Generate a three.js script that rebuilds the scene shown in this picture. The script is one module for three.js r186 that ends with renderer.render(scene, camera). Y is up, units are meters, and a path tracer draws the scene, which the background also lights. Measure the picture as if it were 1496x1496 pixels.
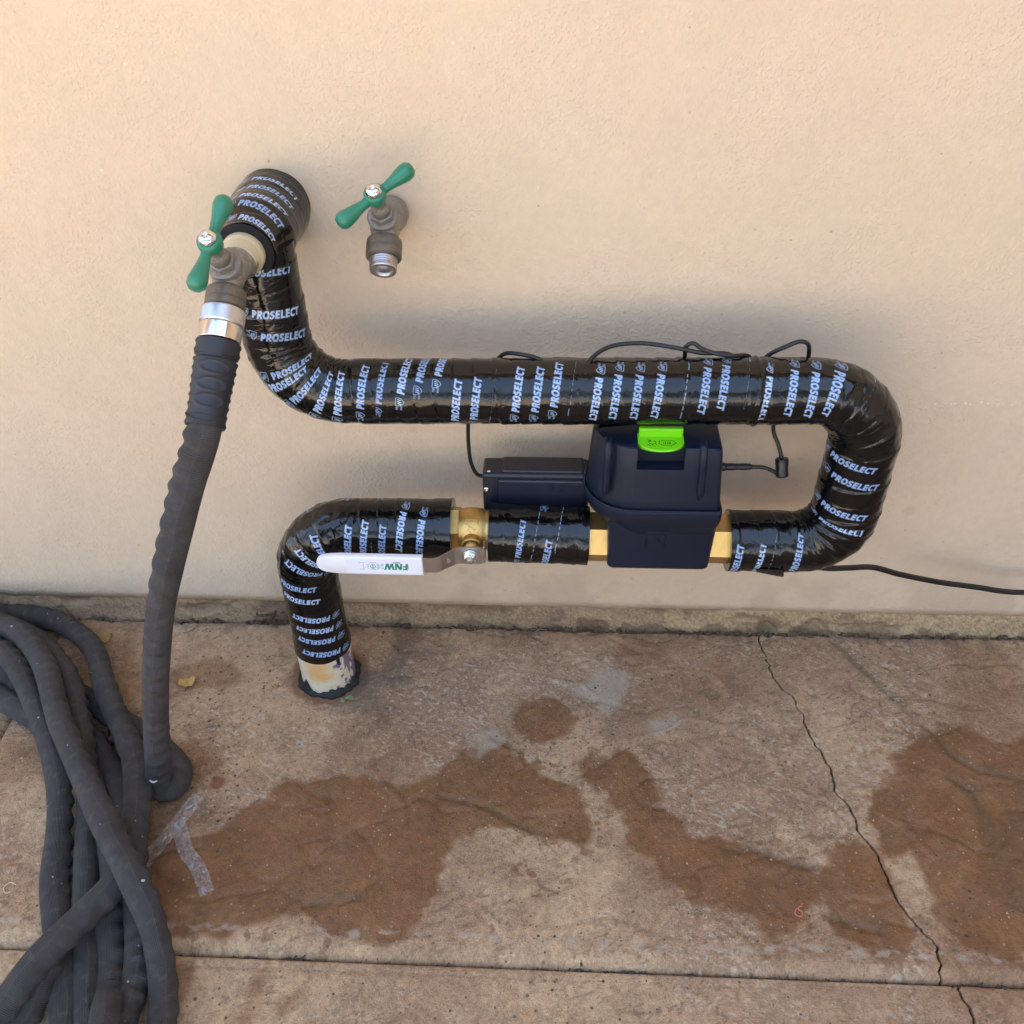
import * as THREE from 'three';
import { RoundedBoxGeometry } from 'three/addons/geometries/RoundedBoxGeometry.js';
import { mergeGeometries, toCreasedNormals } from 'three/addons/utils/BufferGeometryUtils.js';
import { Brush, Evaluator, SUBTRACTION } from 'three-bvh-csg';

// ---------------------------------------------------------------- camera, sky, sun, exposure
const V = (x, y, z) => new THREE.Vector3(x, y, z);
const rad = d => d * Math.PI / 180;
const scene = new THREE.Scene();
const camera = new THREE.PerspectiveCamera(56.19, 1, 0.02, 3000);
camera.position.set(0, 0.9496, 0.935);
camera.rotation.order = 'YXZ';
camera.rotation.set(rad(-38.707), rad(3.39), rad(-1.158));
camera.updateMatrixWorld();
scene.add(camera);

const renderer = new THREE.WebGLRenderer({ antialias: true });
renderer.setSize(1024, 1024);
renderer.toneMapping = THREE.LinearToneMapping;
renderer.toneMappingExposure = 5.5;
renderer.shadowMap.enabled = true;

// the sun stands high behind the right end of the house with its added wing: wall, pipes and paving lie in open shade, the yard in front is sunlit
const sunDir = V(0.60, 0.80, -0.23).normalize();
{ // clear sky: pale towards the horizon, blue overhead, a soft brightening round the sun
  const w = 512, h = 256, d = new Float32Array(w * h * 4);
  for (let j = 0; j < h; j++) for (let i = 0; i < w; i++) {
    const el = ((j + 0.5) / h - 0.5) * Math.PI, az = ((i + 0.5) / w - 0.5) * 2 * Math.PI; const v = V(Math.cos(el) * Math.cos(az), Math.sin(el), Math.cos(el) * Math.sin(az));
    const t = Math.pow(Math.max(0, Math.sin(el)), 0.5), c = Math.max(0, v.dot(sunDir)); const glow = 0.5 * Math.pow(c, 40) + 0.10 * Math.pow(c, 6); const p = (j * w + i) * 4;
    const mx = (a, b) => a + (b - a) * t; d[p] = mx(0.52, 0.19) + glow; d[p + 1] = mx(0.57, 0.29) + glow * 0.95; d[p + 2] = mx(0.63, 0.50) + glow * 0.85; d[p + 3] = 1;
  }
  const sky = new THREE.DataTexture(d, w, h, THREE.RGBAFormat, THREE.FloatType); sky.mapping = THREE.EquirectangularReflectionMapping; sky.magFilter = THREE.LinearFilter; sky.minFilter = THREE.LinearFilter; sky.needsUpdate = true;
  scene.background = sky; scene.environment = sky;
}
const sun = new THREE.DirectionalLight(new THREE.Color(1, 0.93, 0.82), 5);
sun.name = 'sun';
sun.position.copy(sunDir).multiplyScalar(40);
sun.castShadow = true;
sun.shadow.mapSize.set(4096, 4096);
Object.assign(sun.shadow.camera, { left: -14, right: 14, top: 14, bottom: -14, near: 1, far: 90 });
scene.add(sun); scene.add(sun.target);

// ---------------------------------------------------------------- helpers
function rng(seed) { let a = seed >>> 0; return () => { a = (a + 0x6D2B79F5) | 0; let t = Math.imul(a ^ (a >>> 15), 1 | a); t = (t + Math.imul(t ^ (t >>> 7), 61 | t)) ^ t; return ((t ^ (t >>> 14)) >>> 0) / 4294967296; }; }
function h2(x, y) { let n = Math.imul(x, 374761393) + Math.imul(y, 668265263) | 0; n = Math.imul(n ^ (n >>> 13), 1274126177); return ((n ^ (n >>> 16)) >>> 0) / 4294967296; }
function vn(x, y) { const i = Math.floor(x), j = Math.floor(y); let f = x - i, g = y - j; f = f * f * (3 - 2 * f); g = g * g * (3 - 2 * g); const a = h2(i, j), b = h2(i + 1, j), c = h2(i, j + 1), d = h2(i + 1, j + 1); return a + (b - a) * f + (c - a) * g + (a - b - c + d) * f * g; }
function fbm(x, y, o = 4) { let s = 0, a = 0.5, t = 0; for (let k = 0; k < o; k++) { s += a * vn(x, y); t += a; a *= 0.5; x = x * 2.03 + 17.3; y = y * 2.03 + 9.1; } return s / t; }
const clamp = (x, a = 0, b = 1) => Math.min(b, Math.max(a, x));
const sstep = (a, b, x) => { const t = clamp((x - a) / (b - a)); return t * t * (3 - 2 * t); };
const mix = (a, b, t) => a + (b - a) * t;
const toS = l => { l = clamp(l); return 255 * (l <= 0.0031308 ? 12.92 * l : 1.055 * Math.pow(l, 1 / 2.4) - 0.055); };
function dataTex(w, h, fn, srgb) {
  const d = new Uint8Array(w * h * 4); let p = 0;
  for (let j = 0; j < h; j++) for (let i = 0; i < w; i++) { const c = fn(i, j); if (srgb) { d[p] = toS(c[0]); d[p + 1] = toS(c[1]); d[p + 2] = toS(c[2]); } else { d[p] = clamp(c[0]) * 255; d[p + 1] = clamp(c[1]) * 255; d[p + 2] = clamp(c[2]) * 255; } d[p + 3] = 255; p += 4; }
  const t = new THREE.DataTexture(d, w, h, THREE.RGBAFormat); t.magFilter = THREE.LinearFilter; t.minFilter = THREE.LinearMipmapLinearFilter; t.generateMipmaps = true; t.wrapS = t.wrapT = THREE.RepeatWrapping; if (srgb) t.colorSpace = THREE.SRGBColorSpace; t.needsUpdate = true; return t;
}
function canvasTex(w, h, draw, srgb = true) { const c = document.createElement('canvas'); c.width = w; c.height = h; draw(c.getContext('2d'), w, h); const t = new THREE.CanvasTexture(c); t.wrapS = t.wrapT = THREE.RepeatWrapping; t.magFilter = THREE.LinearFilter; if (srgb) t.colorSpace = THREE.SRGBColorSpace; return t; }
function withRepeat(t, a, b) { const c = t.clone(); c.repeat.set(a, b); c.needsUpdate = true; return c; }
const lin = (r, g, b) => new THREE.Color().setRGB(r, g, b);
const std = o => new THREE.MeshPhysicalMaterial(o);
const taken = {};
function numbered(n) { if (!(n in taken)) { taken[n] = 0; return n; } taken[n]++; return n + '_' + String(taken[n]).padStart(3, '0'); }
function thing(name, label, category, [x, y, z] = [0, 0, 0], group) { const g = new THREE.Group(); g.name = numbered(name); g.position.set(x, y, z); g.userData = { label, category }; if (group) g.userData.group = group; scene.add(g); return g; }
function part(name, geo, mat, parent, label) { const m = new THREE.Mesh(geo, mat); m.name = name; if (label) m.userData.label = label; parent.add(m); return m; }
function solo(name, geo, mat, label, category, group) { const m = new THREE.Mesh(geo, mat); m.name = numbered(name); m.userData = { label, category }; if (group) m.userData.group = group; scene.add(m); return m; }
function structure(name, geo, mat, label) { const m = new THREE.Mesh(geo, mat); m.name = numbered(name); m.userData = { kind: 'structure', label, category: 'paving' }; scene.add(m); return m; }
const merge = l => mergeGeometries(l.map(g => { const a = g.index ? g.toNonIndexed() : g; for (const k of Object.keys(a.attributes)) if (!['position', 'normal', 'uv'].includes(k)) a.deleteAttribute(k); return a; }));
// a path resampled to even steps
function dense(pts, step, closedEnds = 0.5) { const c = new THREE.CatmullRomCurve3(pts.map(p => V(...p)), false, 'centripetal', closedEnds); c.arcLengthDivisions = 800; const n = Math.max(4, Math.round(c.getLength() / step)); return c.getSpacedPoints(n); }
// straight runs joined by arcs
function filleted(pts, radii, step) {
  const out = []; const P = pts.map(p => V(...p)); const line = (a, b) => { const n = Math.max(1, Math.round(a.distanceTo(b) / step)); for (let i = 0; i < n; i++) out.push(a.clone().lerp(b, i / n)); };
  let cur = P[0];
  for (let i = 1; i < P.length - 1; i++) {
    const a = P[i - 1].clone().sub(P[i]).normalize(), b = P[i + 1].clone().sub(P[i]).normalize(); const half = a.angleTo(b) / 2, t = radii[i - 1] / Math.tan(half);
    const s = P[i].clone().addScaledVector(a, t), e = P[i].clone().addScaledVector(b, t); line(cur, s);
    const ctr = P[i].clone().addScaledVector(a.clone().add(b).normalize(), radii[i - 1] / Math.sin(half)); const u = s.clone().sub(ctr), w = e.clone().sub(ctr); const ang = u.angleTo(w), ax = u.clone().cross(w).normalize(); const n = Math.ceil(radii[i - 1] * ang / step);
    for (let k = 0; k < n; k++) out.push(ctr.clone().add(u.clone().applyAxisAngle(ax, ang * k / n)));
    cur = e;
  }
  line(cur, P[P.length - 1]); out.push(P[P.length - 1].clone()); return out;
}
// tube along a path: angle 0 points along ref, rising towards ref x tangent; uv = (length in metres / ulen, angle)
function sweep(path, radius, ref, radial, { caps = true, ulen = 1, seam = Math.PI } = {}) {
  const n = path.length, pos = [], uv = [], idx = []; let s = 0; let B = ref.clone();
  const W = radial + 1; const T = V(0, 0, 0), N = V(0, 0, 0), p = V(0, 0, 0);
  for (let i = 0; i < n; i++) {
    if (i) s += path[i].distanceTo(path[i - 1]);
    T.copy(path[Math.min(n - 1, i + 1)]).sub(path[Math.max(0, i - 1)]).normalize();
    B.addScaledVector(T, -B.dot(T)).normalize(); N.copy(B).cross(T);
    for (let j = 0; j < W; j++) { const th = -seam + 2 * Math.PI * j / radial; const r = radius(s, th, i / (n - 1)); p.copy(path[i]).addScaledVector(B, r * Math.cos(th)).addScaledVector(N, r * Math.sin(th)); pos.push(p.x, p.y, p.z); uv.push(s / ulen, j / radial); }
  }
  for (let i = 0; i < n - 1; i++) for (let j = 0; j < radial; j++) { const a = i * W + j, b = a + W, c = a + 1, d = b + 1; idx.push(a, b, c, c, b, d); }
  const g = new THREE.BufferGeometry(); g.setAttribute('position', new THREE.Float32BufferAttribute(pos, 3)); g.setAttribute('uv', new THREE.Float32BufferAttribute(uv, 2)); g.setIndex(idx); g.computeVertexNormals();
  const nm = g.attributes.normal; for (let i = 0; i < n; i++) { const a = i * W, b = a + radial; const v = V(nm.getX(a) + nm.getX(b), nm.getY(a) + nm.getY(b), nm.getZ(a) + nm.getZ(b)).normalize(); nm.setXYZ(a, v.x, v.y, v.z); nm.setXYZ(b, v.x, v.y, v.z); }
  g.userData.length = s; if (!caps) return g;
  const capG = [g.toNonIndexed()];
  for (const [i, flip] of [[0, 1], [n - 1, 0]]) { const cp = [], cu = []; const c = path[i]; for (let j = 0; j < radial; j++) { const a = (i * W + j) * 3, b = a + 3; const q = [[c.x, c.y, c.z], pos.slice(a, a + 3), pos.slice(b, b + 3)]; for (const k of flip ? [0, 1, 2] : [0, 2, 1]) { cp.push(...q[k]); cu.push(0.001, 0.001); } } const cg = new THREE.BufferGeometry(); cg.setAttribute('position', new THREE.Float32BufferAttribute(cp, 3)); cg.setAttribute('uv', new THREE.Float32BufferAttribute(cu, 2)); cg.computeVertexNormals(); capG.push(cg); }
  const m = mergeGeometries(capG); m.userData.length = s; return m;
}
const lathe = (prof, seg = 48) => new THREE.LatheGeometry(prof.map(p => new THREE.Vector2(...p)), seg);
const aim = (g, from, dir) => { g.applyQuaternion(new THREE.Quaternion().setFromUnitVectors(V(0, 1, 0), dir.clone().normalize())); g.translate(from.x, from.y, from.z); return g; };
const rbox = (w, h, d, r, x = 0, y = 0, z = 0) => { const g = new RoundedBoxGeometry(w, h, d, 3, r); g.translate(x, y, z); return g; };
const hex = (r, h, bevel = 0.0015) => { const s = new THREE.Shape(); for (let i = 0; i < 6; i++) { const a = i * Math.PI / 3 + Math.PI / 6; s[i ? 'lineTo' : 'moveTo']((r - bevel) * Math.cos(a), (r - bevel) * Math.sin(a)); } s.closePath(); const g = new THREE.ExtrudeGeometry(s, { depth: h - 2 * bevel, bevelThickness: bevel, bevelSize: bevel, bevelSegments: 2 }); g.translate(0, 0, bevel); return g; };   // axis +z, base at 0
// signed distance to a closed outline (negative inside)
function sd(poly, x, y) { let d = 1e9, ins = false; for (let i = 0, j = poly.length - 1; i < poly.length; j = i++) { const [ax, ay] = poly[j], [bx, by] = poly[i]; const ex = bx - ax, ey = by - ay; const t = clamp(((x - ax) * ex + (y - ay) * ey) / (ex * ex + ey * ey)); const dx = x - ax - ex * t, dy = y - ay - ey * t; d = Math.min(d, dx * dx + dy * dy); if ((ay > y) !== (by > y) && x < (bx - ax) * (y - ay) / (by - ay) + ax) ins = !ins; } return ins ? -Math.sqrt(d) : Math.sqrt(d); }
function sdLine(line, x, y) { let d = 1e9; for (let i = 1; i < line.length; i++) { const [ax, ay] = line[i - 1], [bx, by] = line[i]; const ex = bx - ax, ey = by - ay; const t = clamp(((x - ax) * ex + (y - ay) * ey) / (ex * ex + ey * ey)); const dx = x - ax - ex * t, dy = y - ay - ey * t; d = Math.min(d, dx * dx + dy * dy); } return Math.sqrt(d); }

// ---------------------------------------------------------------- paving: colour, gloss and relief
const wet = [
  [[-.365, .335], [-.334, .289], [-.295, .264], [-.247, .258], [-.198, .261], [-.165, .269], [-.134, .258], [-.103, .233], [-.097, .213], [-.077, .197], [-.056, .206], [-.03, .226], [-.005, .244], [.027, .267], [.042, .298], [.054, .32], [.034, .342], [-.004, .331], [-.042, .315], [-.081, .312], [-.115, .326], [-.122, .364], [-.133, .397], [-.144, .427], [-.163, .448], [-.233, .451], [-.247, .431], [-.267, .427], [-.286, .437], [-.332, .453], [-.388, .455], [-.43, .408], [-.432, .359], [-.393, .347]],
  [[-.047, .175], [-.037, .153], [-.016, .141], [.01, .144], [.028, .16], [.029, .178], [.015, .197], [-.01, .207], [-.033, .198]],
  [[.027, .224], [.052, .211], [.081, .207], [.101, .221], [.112, .245], [.125, .273], [.139, .304], [.148, .321], [.177, .332], [.199, .336], [.222, .335], [.249, .346], [.277, .353], [.281, .373], [.281, .389], [.266, .412], [.242, .431], [.223, .441], [.212, .425], [.208, .407], [.183, .408], [.155, .401], [.129, .379], [.105, .356], [.091, .331], [.085, .306], [.059, .27], [.035, .248]],
  [[.404, .201], [.443, .174], [.498, .156], [.526, .171], [.575, .169], [.651, .182], [.9, .2], [.9, .43], [.555, .444], [.472, .447], [.436, .441], [.416, .421], [.402, .399], [.393, .329], [.369, .338], [.357, .296], [.383, .25]],
  [[.306, .34], [.336, .318], [.355, .348], [.365, .393], [.377, .426], [.36, .451], [.319, .453], [.303, .432], [.292, .403], [.288, .373]],
  [[-.028, .37], [-.01, .38], [.01, .396], [-.013, .392]],
];
const dryIsle = [[.373, .35], [.39, .341], [.4, .357], [.399, .384], [.38, .4], [.369, .389]];
const damp = [
  [[-.511, .112], [-.465, .08], [-.416, .091], [-.402, .108], [-.433, .127], [-.485, .134]],
  [[-.466, .221], [-.438, .199], [-.402, .218], [-.395, .258], [-.422, .278], [-.425, .33], [-.46, .368], [-.5, .33], [-.5, .26]],
  [[-.405, .478], [-.355, .475], [-.342, .495], [-.355, .522], [-.362, .542], [-.395, .56]],
  [[-.298, .48], [-.278, .475], [-.275, .499], [-.277, .519], [-.289, .539], [-.309, .56], [-.303, .514]],
  [[-.268, .516], [-.241, .498], [-.24, .505], [-.259, .525]],
  [[.05, .495], [.062, .492], [.075, .512], [.068, .52]],
  [[.2, .446], [.27, .44], [.28, .452], [.21, .456]],
];
const pale = [[[.063, .093], [.086, .087], [.094, .104], [.08, .138], [.066, .15], [.045, .128], [.032, .123]], [[-.098, .198], [-.074, .181], [-.06, .196], [-.088, .223]], [[.11, .15], [.15, .155], [.16, .172], [.13, .182], [.105, .168]]];
// raised or sunk seams of the stamped slate face: [points, height, width]
const veins = [
  [[[-.132, .277], [-.083, .287], [-.05, .306], [-.031, .32], [-.011, .328]], -.0016, .003, 1], [[[-.207, .256], [-.183, .279], [-.168, .306], [-.165, .323]], .0014, .003, 0], [[[.375, .021], [.411, .084], [.449, .141], [.473, .195], [.5, .22], [.546, .235], [.62, .24]], -.0017, .003, 1],
  [[[.372, .285], [.396, .296], [.417, .336]], .0014, .003, 0], [[[.47, .238], [.483, .262], [.484, .319]], -.0018, .004, 1], [[[.101, .188], [.138, .175], [.158, .16], [.194, .164]], .0014, .002, 0], [[[.26, .211], [.271, .249], [.296, .264], [.319, .268]], .0014, .003, 0], [[[-.044, .091], [-.008, .095], [.032, .106], [.054, .128]], .0015, .002, 0],
  [[[-.166, .124], [-.179, .158], [-.209, .191]], -.001, .002, 0], [[[.191, .334], [.224, .336], [.254, .349], [.282, .356]], -.0014, .0025, 1], [[[.29, .409], [.318, .418], [.347, .422]], -.0012, .003, 1], [[[-.075, .2], [-.05, .215], [-.035, .235]], .0018, .003, 0], [[[-.13, .12], [-.11, .15], [-.095, .165]], .0012, .002, 0], [[[-.02, .03], [.05, .06], [.13, .05]], .001, .003, 0], [[[.42, .05], [.46, .1], [.5, .12]], -.001, .003, 0], [[[.2, .08], [.24, .14], [.25, .2]], .001, .003, 0],
  [[[.02, .48], [.1, .515], [.2, .56]], .0016, .004, 0], [[[-.62, .09], [-.55, .11], [-.5, .1]], -.001, .003, 1], [[[-.3, .4], [-.25, .415], [-.2, .405]], -.0009, .003, 1], [[[.15, .5], [.22, .51], [.26, .54]], .0012, .003, 0],
];
function relief(x, z) {
  const wx = x + 0.022 * (fbm(x * 24, z * 24, 3) - 0.5), wz = z + 0.012 * (fbm(x * 18 + 9, z * 18 + 4, 2) - 0.5);
  let h = 0.003 * (fbm(x * 5 + 3, z * 5, 3) - 0.5) + 0.0022 * (fbm(x * 22, z * 22, 3) - 0.5);
  const r = Math.abs(fbm(wx * 9 + wz * 6 + 40, wz * 14 - wx * 4, 3) - 0.5); h -= 0.0022 * sstep(0.03, 0, r);
  const r2 = Math.abs(fbm(wx * 16 + 7, wz * 22 + wx * 9, 2) - 0.5); h += 0.0009 * sstep(0.03, 0, r2) * sstep(.45, .6, fbm(x * 7, z * 7 + 50, 2));
  if (x > -0.75 && x < 0.7 && z < 0.62) for (const [l, a, w] of veins) { const d = sdLine(l, wx, wz); if (d < w * 4) h += 1.5 * a * Math.exp(-(d * d) / (w * w)); }
  return h;
}
const GX0 = -0.75, GW = 1.4, GD = 0.7, GPX = 2048, GPZ = 1024;
const pits = new Float32Array(GPX * GPZ);
{ const r = rng(5); const dot = (x, z, rr, a) => { const cx = (x - GX0) / GW * GPX, cz = z / GD * GPZ, R = rr / GW * GPX; for (let j = Math.floor(cz - R - 1); j <= cz + R + 1; j++) for (let i = Math.floor(cx - R - 1); i <= cx + R + 1; i++) { if (i < 0 || j < 0 || i >= GPX || j >= GPZ) continue; const d = Math.hypot(i - cx, j - cz) / R * (0.75 + 0.5 * vn(i * .7, j * .7)); const m = a * sstep(1.1, 0.6, d); const k = j * GPX + i; if (Math.abs(m) > Math.abs(pits[k])) pits[k] = m; } };
  for (let k = 0; k < 2600; k++) dot(GX0 + r() * GW, r() * GD, 0.0006 + 0.0012 * r() * r(), -(0.4 + 0.5 * r()));
  for (let k = 0; k < 1500; k++) { const x = GX0 + r() * GW, z = r() * GD; if (fbm(x * 12, z * 12 + 5, 2) > .53) dot(x, z, 0.0007 + 0.0018 * r() * r(), -(0.5 + 0.5 * r())); }
  for (let k = 0; k < 2600; k++) dot(GX0 + r() * GW, r() * GD, 0.0005 + 0.0008 * r(), 0.3 + 0.5 * r());
  for (let k = 0; k < 260; k++) dot(-.53 + .17 * r(), .07 + .3 * r(), 0.0008 + 0.0016 * r() * r(), -.8);
  for (const [x, z, R] of [[-.171, .116, .006], [-.25, .425, .012], [-.225, .43, .009], [.13, .405, .009], [.155, .41, .009], [-.43, .16, .005], [-.36, .12, .005]]) for (let k = 0; k < 22; k++) dot(x + (r() - .5) * 2 * R, z + (r() - .5) * R, .0004 + .0012 * r() * r(), -.5 - .3 * r()); }
const gBuf = new Float32Array(GPX * GPZ * 4);
for (let j = 0, p = 0; j < GPZ; j++) for (let i = 0; i < GPX; i++, p += 4) {
  const x = GX0 + (i + .5) / GPX * GW, z = (j + .5) / GPZ * GD;
  const n1 = fbm(x * 6 + 3, z * 6 + 8, 4), n2 = fbm(x * 38, z * 38, 3), n3 = fbm(x * 190, z * 190, 2), gr = h2(i, j);
  // dry face: sandy where worn, pinkish brown where the colour hardener survives
  const sandy = clamp(sstep(.40, .62, n1 + .25 * (n2 - .5)) * .7 + .45 * sstep(.30, .52, z + .25 * (n1 - .5)) * sstep(.55, .2, x));
  let c = [mix(.345, .475, sandy), mix(.218, .322, sandy), mix(.125, .182, sandy)];
  const n4 = vn(x * 900 + 60 * fbm(x * 20, z * 20, 2), z * 900); const k = .82 + .24 * n2 + .46 * (n3 - .5) + .40 * (n4 - .5) + .34 * (gr - .5); c = c.map(v => v * k);
  // fine light scuffs and dark scour
  const wq = 6 * fbm(x * 30, z * 30 + 7, 2); const scuff = sstep(.56, .78, fbm(x * 210 + 120 * z + wq, z * 330 - 150 * x, 3)) * sstep(.38, .6, fbm(x * 11 + 3, z * 11, 3)); c = c.map((v, q) => mix(v, [.55, .46, .34][q], scuff * .6));
  const scour = sstep(.57, .76, fbm(x * 170 + 70 + wq, z * 260 + 90 * x, 3)) * sstep(.4, .6, fbm(x * 14 + 60, z * 14 + 9, 3)); c = c.map((v, q) => mix(v, [.16, .105, .06][q], scour * .6));
  let w = 0; const wob = .013 * (fbm(x * 45, z * 45, 3) - .5) * 2 + .012 * (fbm(x * 14 + 5, z * 14, 2) - .5) * 2;
  for (const poly of wet) { const d = sd(poly, x, z); if (d < .05) w = Math.max(w, sstep(.007, -.004, d + wob), .75 * sstep(.035, .0, d) * sstep(.64, .70, fbm(x * 110 + 5, z * 110, 2))); }
  const di = sd(dryIsle, x, z); if (di < .03) w *= sstep(-.008, .008, di + wob);
  w *= .80 + .3 * fbm(x * 30 + 2, z * 30, 3); w = clamp(w);
  let dm = 0; for (const poly of damp) { const d = sd(poly, x, z); if (d < .04) dm = Math.max(dm, sstep(.009, -.008, d + wob)); }
  // general rusty mineral film on the lower half of the slab, with an uneven outline
  const film = sstep(.52, .66, fbm(x * 9 + 21, z * 9 + 2, 4)) * .35;
  const tint = Math.max(w, dm * .62, film);
  const wc = [.172, .068, .017]; const wk = .72 + .5 * n2; c = c.map((v, q) => mix(v, wc[q] * wk * (.72 + .45 * n3 + .2 * n4), tint * .88));
  for (const poly of pale) { const d = sd(poly, x, z); if (d < .03) { const m = sstep(.006, -.006, d + wob); c = c.map((v, q) => mix(v, [.40, .335, .25][q], m * .65)); } }
  let moss = 0; for (const [l, , wd, g] of veins) if (g) { const d = sdLine(l, x + wob * .4, z + wob * .4); if (d < .05) moss = Math.max(moss, sstep(wd * 4, wd * .5, d) * sstep(.35, .6, n2 + .1)); }
  moss = Math.max(moss, sstep(.56, .7, fbm(x * 16 + 60, z * 16 + 11, 3)) * sstep(.36, .46, x) * .8 * (w > .3 ? 1 : 0)); c = c.map((v, q) => mix(v, [.085, .062, .03][q], moss * .4));
  // rust ring round the pipe and a rusty spot
  const dp = Math.hypot(x + .294, z - .1); const ring = sstep(.060, .050, dp + wob * .8); c = c.map((v, q) => mix(v, [.16, .075, .032][q], ring * .8));
  const soot = sstep(.50, .66, fbm(x * 20 + 4, z * 20 + 90, 3)) * sstep(.10, .03, Math.abs(x + .235) * .6 + Math.abs(z - .06) * .5); c = c.map((v, q) => mix(v, [.12, .085, .06][q], soot * .6));
  const dr = Math.hypot(x + .393, z - .268) + wob * .4; c = c.map((v, q) => mix(v, [.2, .06, .022][q], sstep(.011, .005, dr) * .75));
  const dr2 = Math.hypot(x + .588, z - .385) + wob * .4; c = c.map((v, q) => mix(v, [.3, .12, .045][q], sstep(.010, .004, dr2) * .6));
  // worn light rim along the rounded edge, and soil by the wall joint
  const rim = sstep(.007, .001, Math.abs(z - .4465 + .008 * (n2 - .5))) * sstep(.45, .65, fbm(x * 90, z * 140, 3)); c = c.map((v, q) => mix(v, [.46, .38, .29][q], rim * .55));
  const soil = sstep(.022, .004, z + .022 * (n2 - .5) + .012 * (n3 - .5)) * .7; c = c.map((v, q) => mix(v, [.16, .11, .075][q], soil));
  const pt = pits[j * GPX + i]; if (pt < 0) c = c.map((v, q) => mix(v, [.035, .026, .018][q], -pt)); else if (pt > 0) c = c.map((v, q) => mix(v, [.62, .55, .45][q], pt * .6));
  gBuf[p] = c[0]; gBuf[p + 1] = c[1]; gBuf[p + 2] = c[2]; gBuf[p + 3] = mix(.9, .5, w) - .1 * dm + .1 * (n3 - .5);
}
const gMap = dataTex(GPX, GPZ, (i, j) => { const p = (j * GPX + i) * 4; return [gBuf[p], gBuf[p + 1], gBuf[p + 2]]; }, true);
const gRough = dataTex(GPX, GPZ, (i, j) => { const r = gBuf[(j * GPX + i) * 4 + 3]; return [r, r, r]; });
gMap.wrapS = gMap.wrapT = gRough.wrapS = gRough.wrapT = THREE.MirroredRepeatWrapping;
const grainTex = dataTex(1024, 1024, (i, j) => { const u = i / 1024, v = j / 1024; const a = h2(i, j) * .25 + vn(i * .35, j * .35) * .3 + fbm(u * 60, v * 60, 3) * .35 + .2 * vn(i * .12, j * .12); return [a, a, a]; });
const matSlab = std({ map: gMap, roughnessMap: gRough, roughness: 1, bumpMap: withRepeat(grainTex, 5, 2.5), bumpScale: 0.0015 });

// a slab between two side lines and two depths, with a rounded front edge; the face is real relief
function slabGeometry(xa, xb, z0, z1, y0, { rf = .003, rr = .003, rl = .003, rbk = .004, dx = .003, dz = .003, thick = .05, backWob = 0, face = true } = {}) {
  const xs = []; const mid = (z0 + z1) / 2; const span = xb(mid) - xa(mid); const dense2 = Math.min(span, 1.3); const nx = Math.round(dense2 / dx);
  const edge = [0, .0006, .0014, .0026, .004, .006, .009, .013, .018];
  const ts = new Set(); for (let i = 0; i <= nx; i++) ts.add(i / nx * dense2 / span); for (const e of edge) { ts.add(e / span); ts.add(1 - e / span); }
  if (span > dense2) for (let k = 1; k <= 8; k++) ts.add((dense2 + (span - dense2) * k / 8) / span);
  for (const t of [...ts].sort((a, b) => a - b)) if (!xs.length || t - xs[xs.length - 1] > 1e-5) xs.push(t);
  const zs = []; const tz = new Set(); const sp = z1 - z0, dn = Math.min(sp, .5), nz = Math.round(dn / dz); for (let i = 0; i <= nz; i++) tz.add(i / nz * dn); for (const e of edge) { tz.add(e); tz.add(sp - e); } for (let a = 0; a <= 8; a++) tz.add(sp - rf * (1 - Math.sin(a / 8 * Math.PI / 2))); if (sp > dn) for (let k = 1; k <= 10; k++) tz.add(dn + (sp - dn) * k / 10);
  for (const t of [...tz].sort((a, b) => a - b)) if (!zs.length || t - zs[zs.length - 1] > 2e-5) zs.push(t);
  const pos = [], uv = [], idx = []; const NX = xs.length + 2, NZ = zs.length + 2;
  const drop = (d, r) => d >= r ? 0 : r - Math.sqrt(Math.max(0, r * r - (r - d) * (r - d)));
  for (let j = 0; j < NZ; j++) { const jj = clamp(j - 1, 0, zs.length - 1); const skirtZ = j === 0 || j === NZ - 1; const z = z0 + zs[jj];
    for (let i = 0; i < NX; i++) { const ii = clamp(i - 1, 0, xs.length - 1); const skirtX = i === 0 || i === NX - 1; const A = xa(z), Bx = xb(z); const x = mix(A, Bx, xs[ii]); let zz = z; const bd = z - z0; if (backWob && bd < .05) zz += (1 - bd / .05) * backWob * (fbm(x * 60, 2.2, 3) - .35 + .6 * (vn(x * 300, 8) - .5));
      let y = y0 + (face ? relief(x, zz) * Math.min(1, sstep(0, .012, z1 - z)) : 0);
      y -= Math.max(drop(z1 - z, rf), drop(bd, rbk), drop(x - A, rl), drop(Bx - x, rr)) * (1); if (rf < .01) y -= .001 * vn(x * 120, z * 90) * sstep(.006, 0, Math.min(x - A, Bx - x));
      if (skirtX || skirtZ) y = y0 - thick;
      pos.push(x, y, zz); uv.push((x - GX0) / GW, zz / GD); } }
  for (let j = 0; j < NZ - 1; j++) for (let i = 0; i < NX - 1; i++) { const a = j * NX + i, b = a + 1, c = a + NX, d = c + 1; idx.push(a, c, b, b, c, d); }
  const g = new THREE.BufferGeometry(); g.setAttribute('position', new THREE.Float32BufferAttribute(pos, 3)); g.setAttribute('uv', new THREE.Float32BufferAttribute(uv, 2)); g.setIndex(idx); g.computeVertexNormals(); return g;
}
const crackPts = [[.278, .002], [.279, .035], [.285, .083], [.291, .103], [.302, .115], [.31, .141], [.313, .169], [.32, .196], [.328, .226], [.327, .255], [.34, .283], [.34, .302], [.354, .335], [.361, .367], [.366, .397], [.38, .422], [.389, .437], [.386, .47], [.4, .4705], [.405, .492], [.407, .509], [.42, .56], [.45, .7], [.5, 1.0], [.5, 3]];
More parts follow.
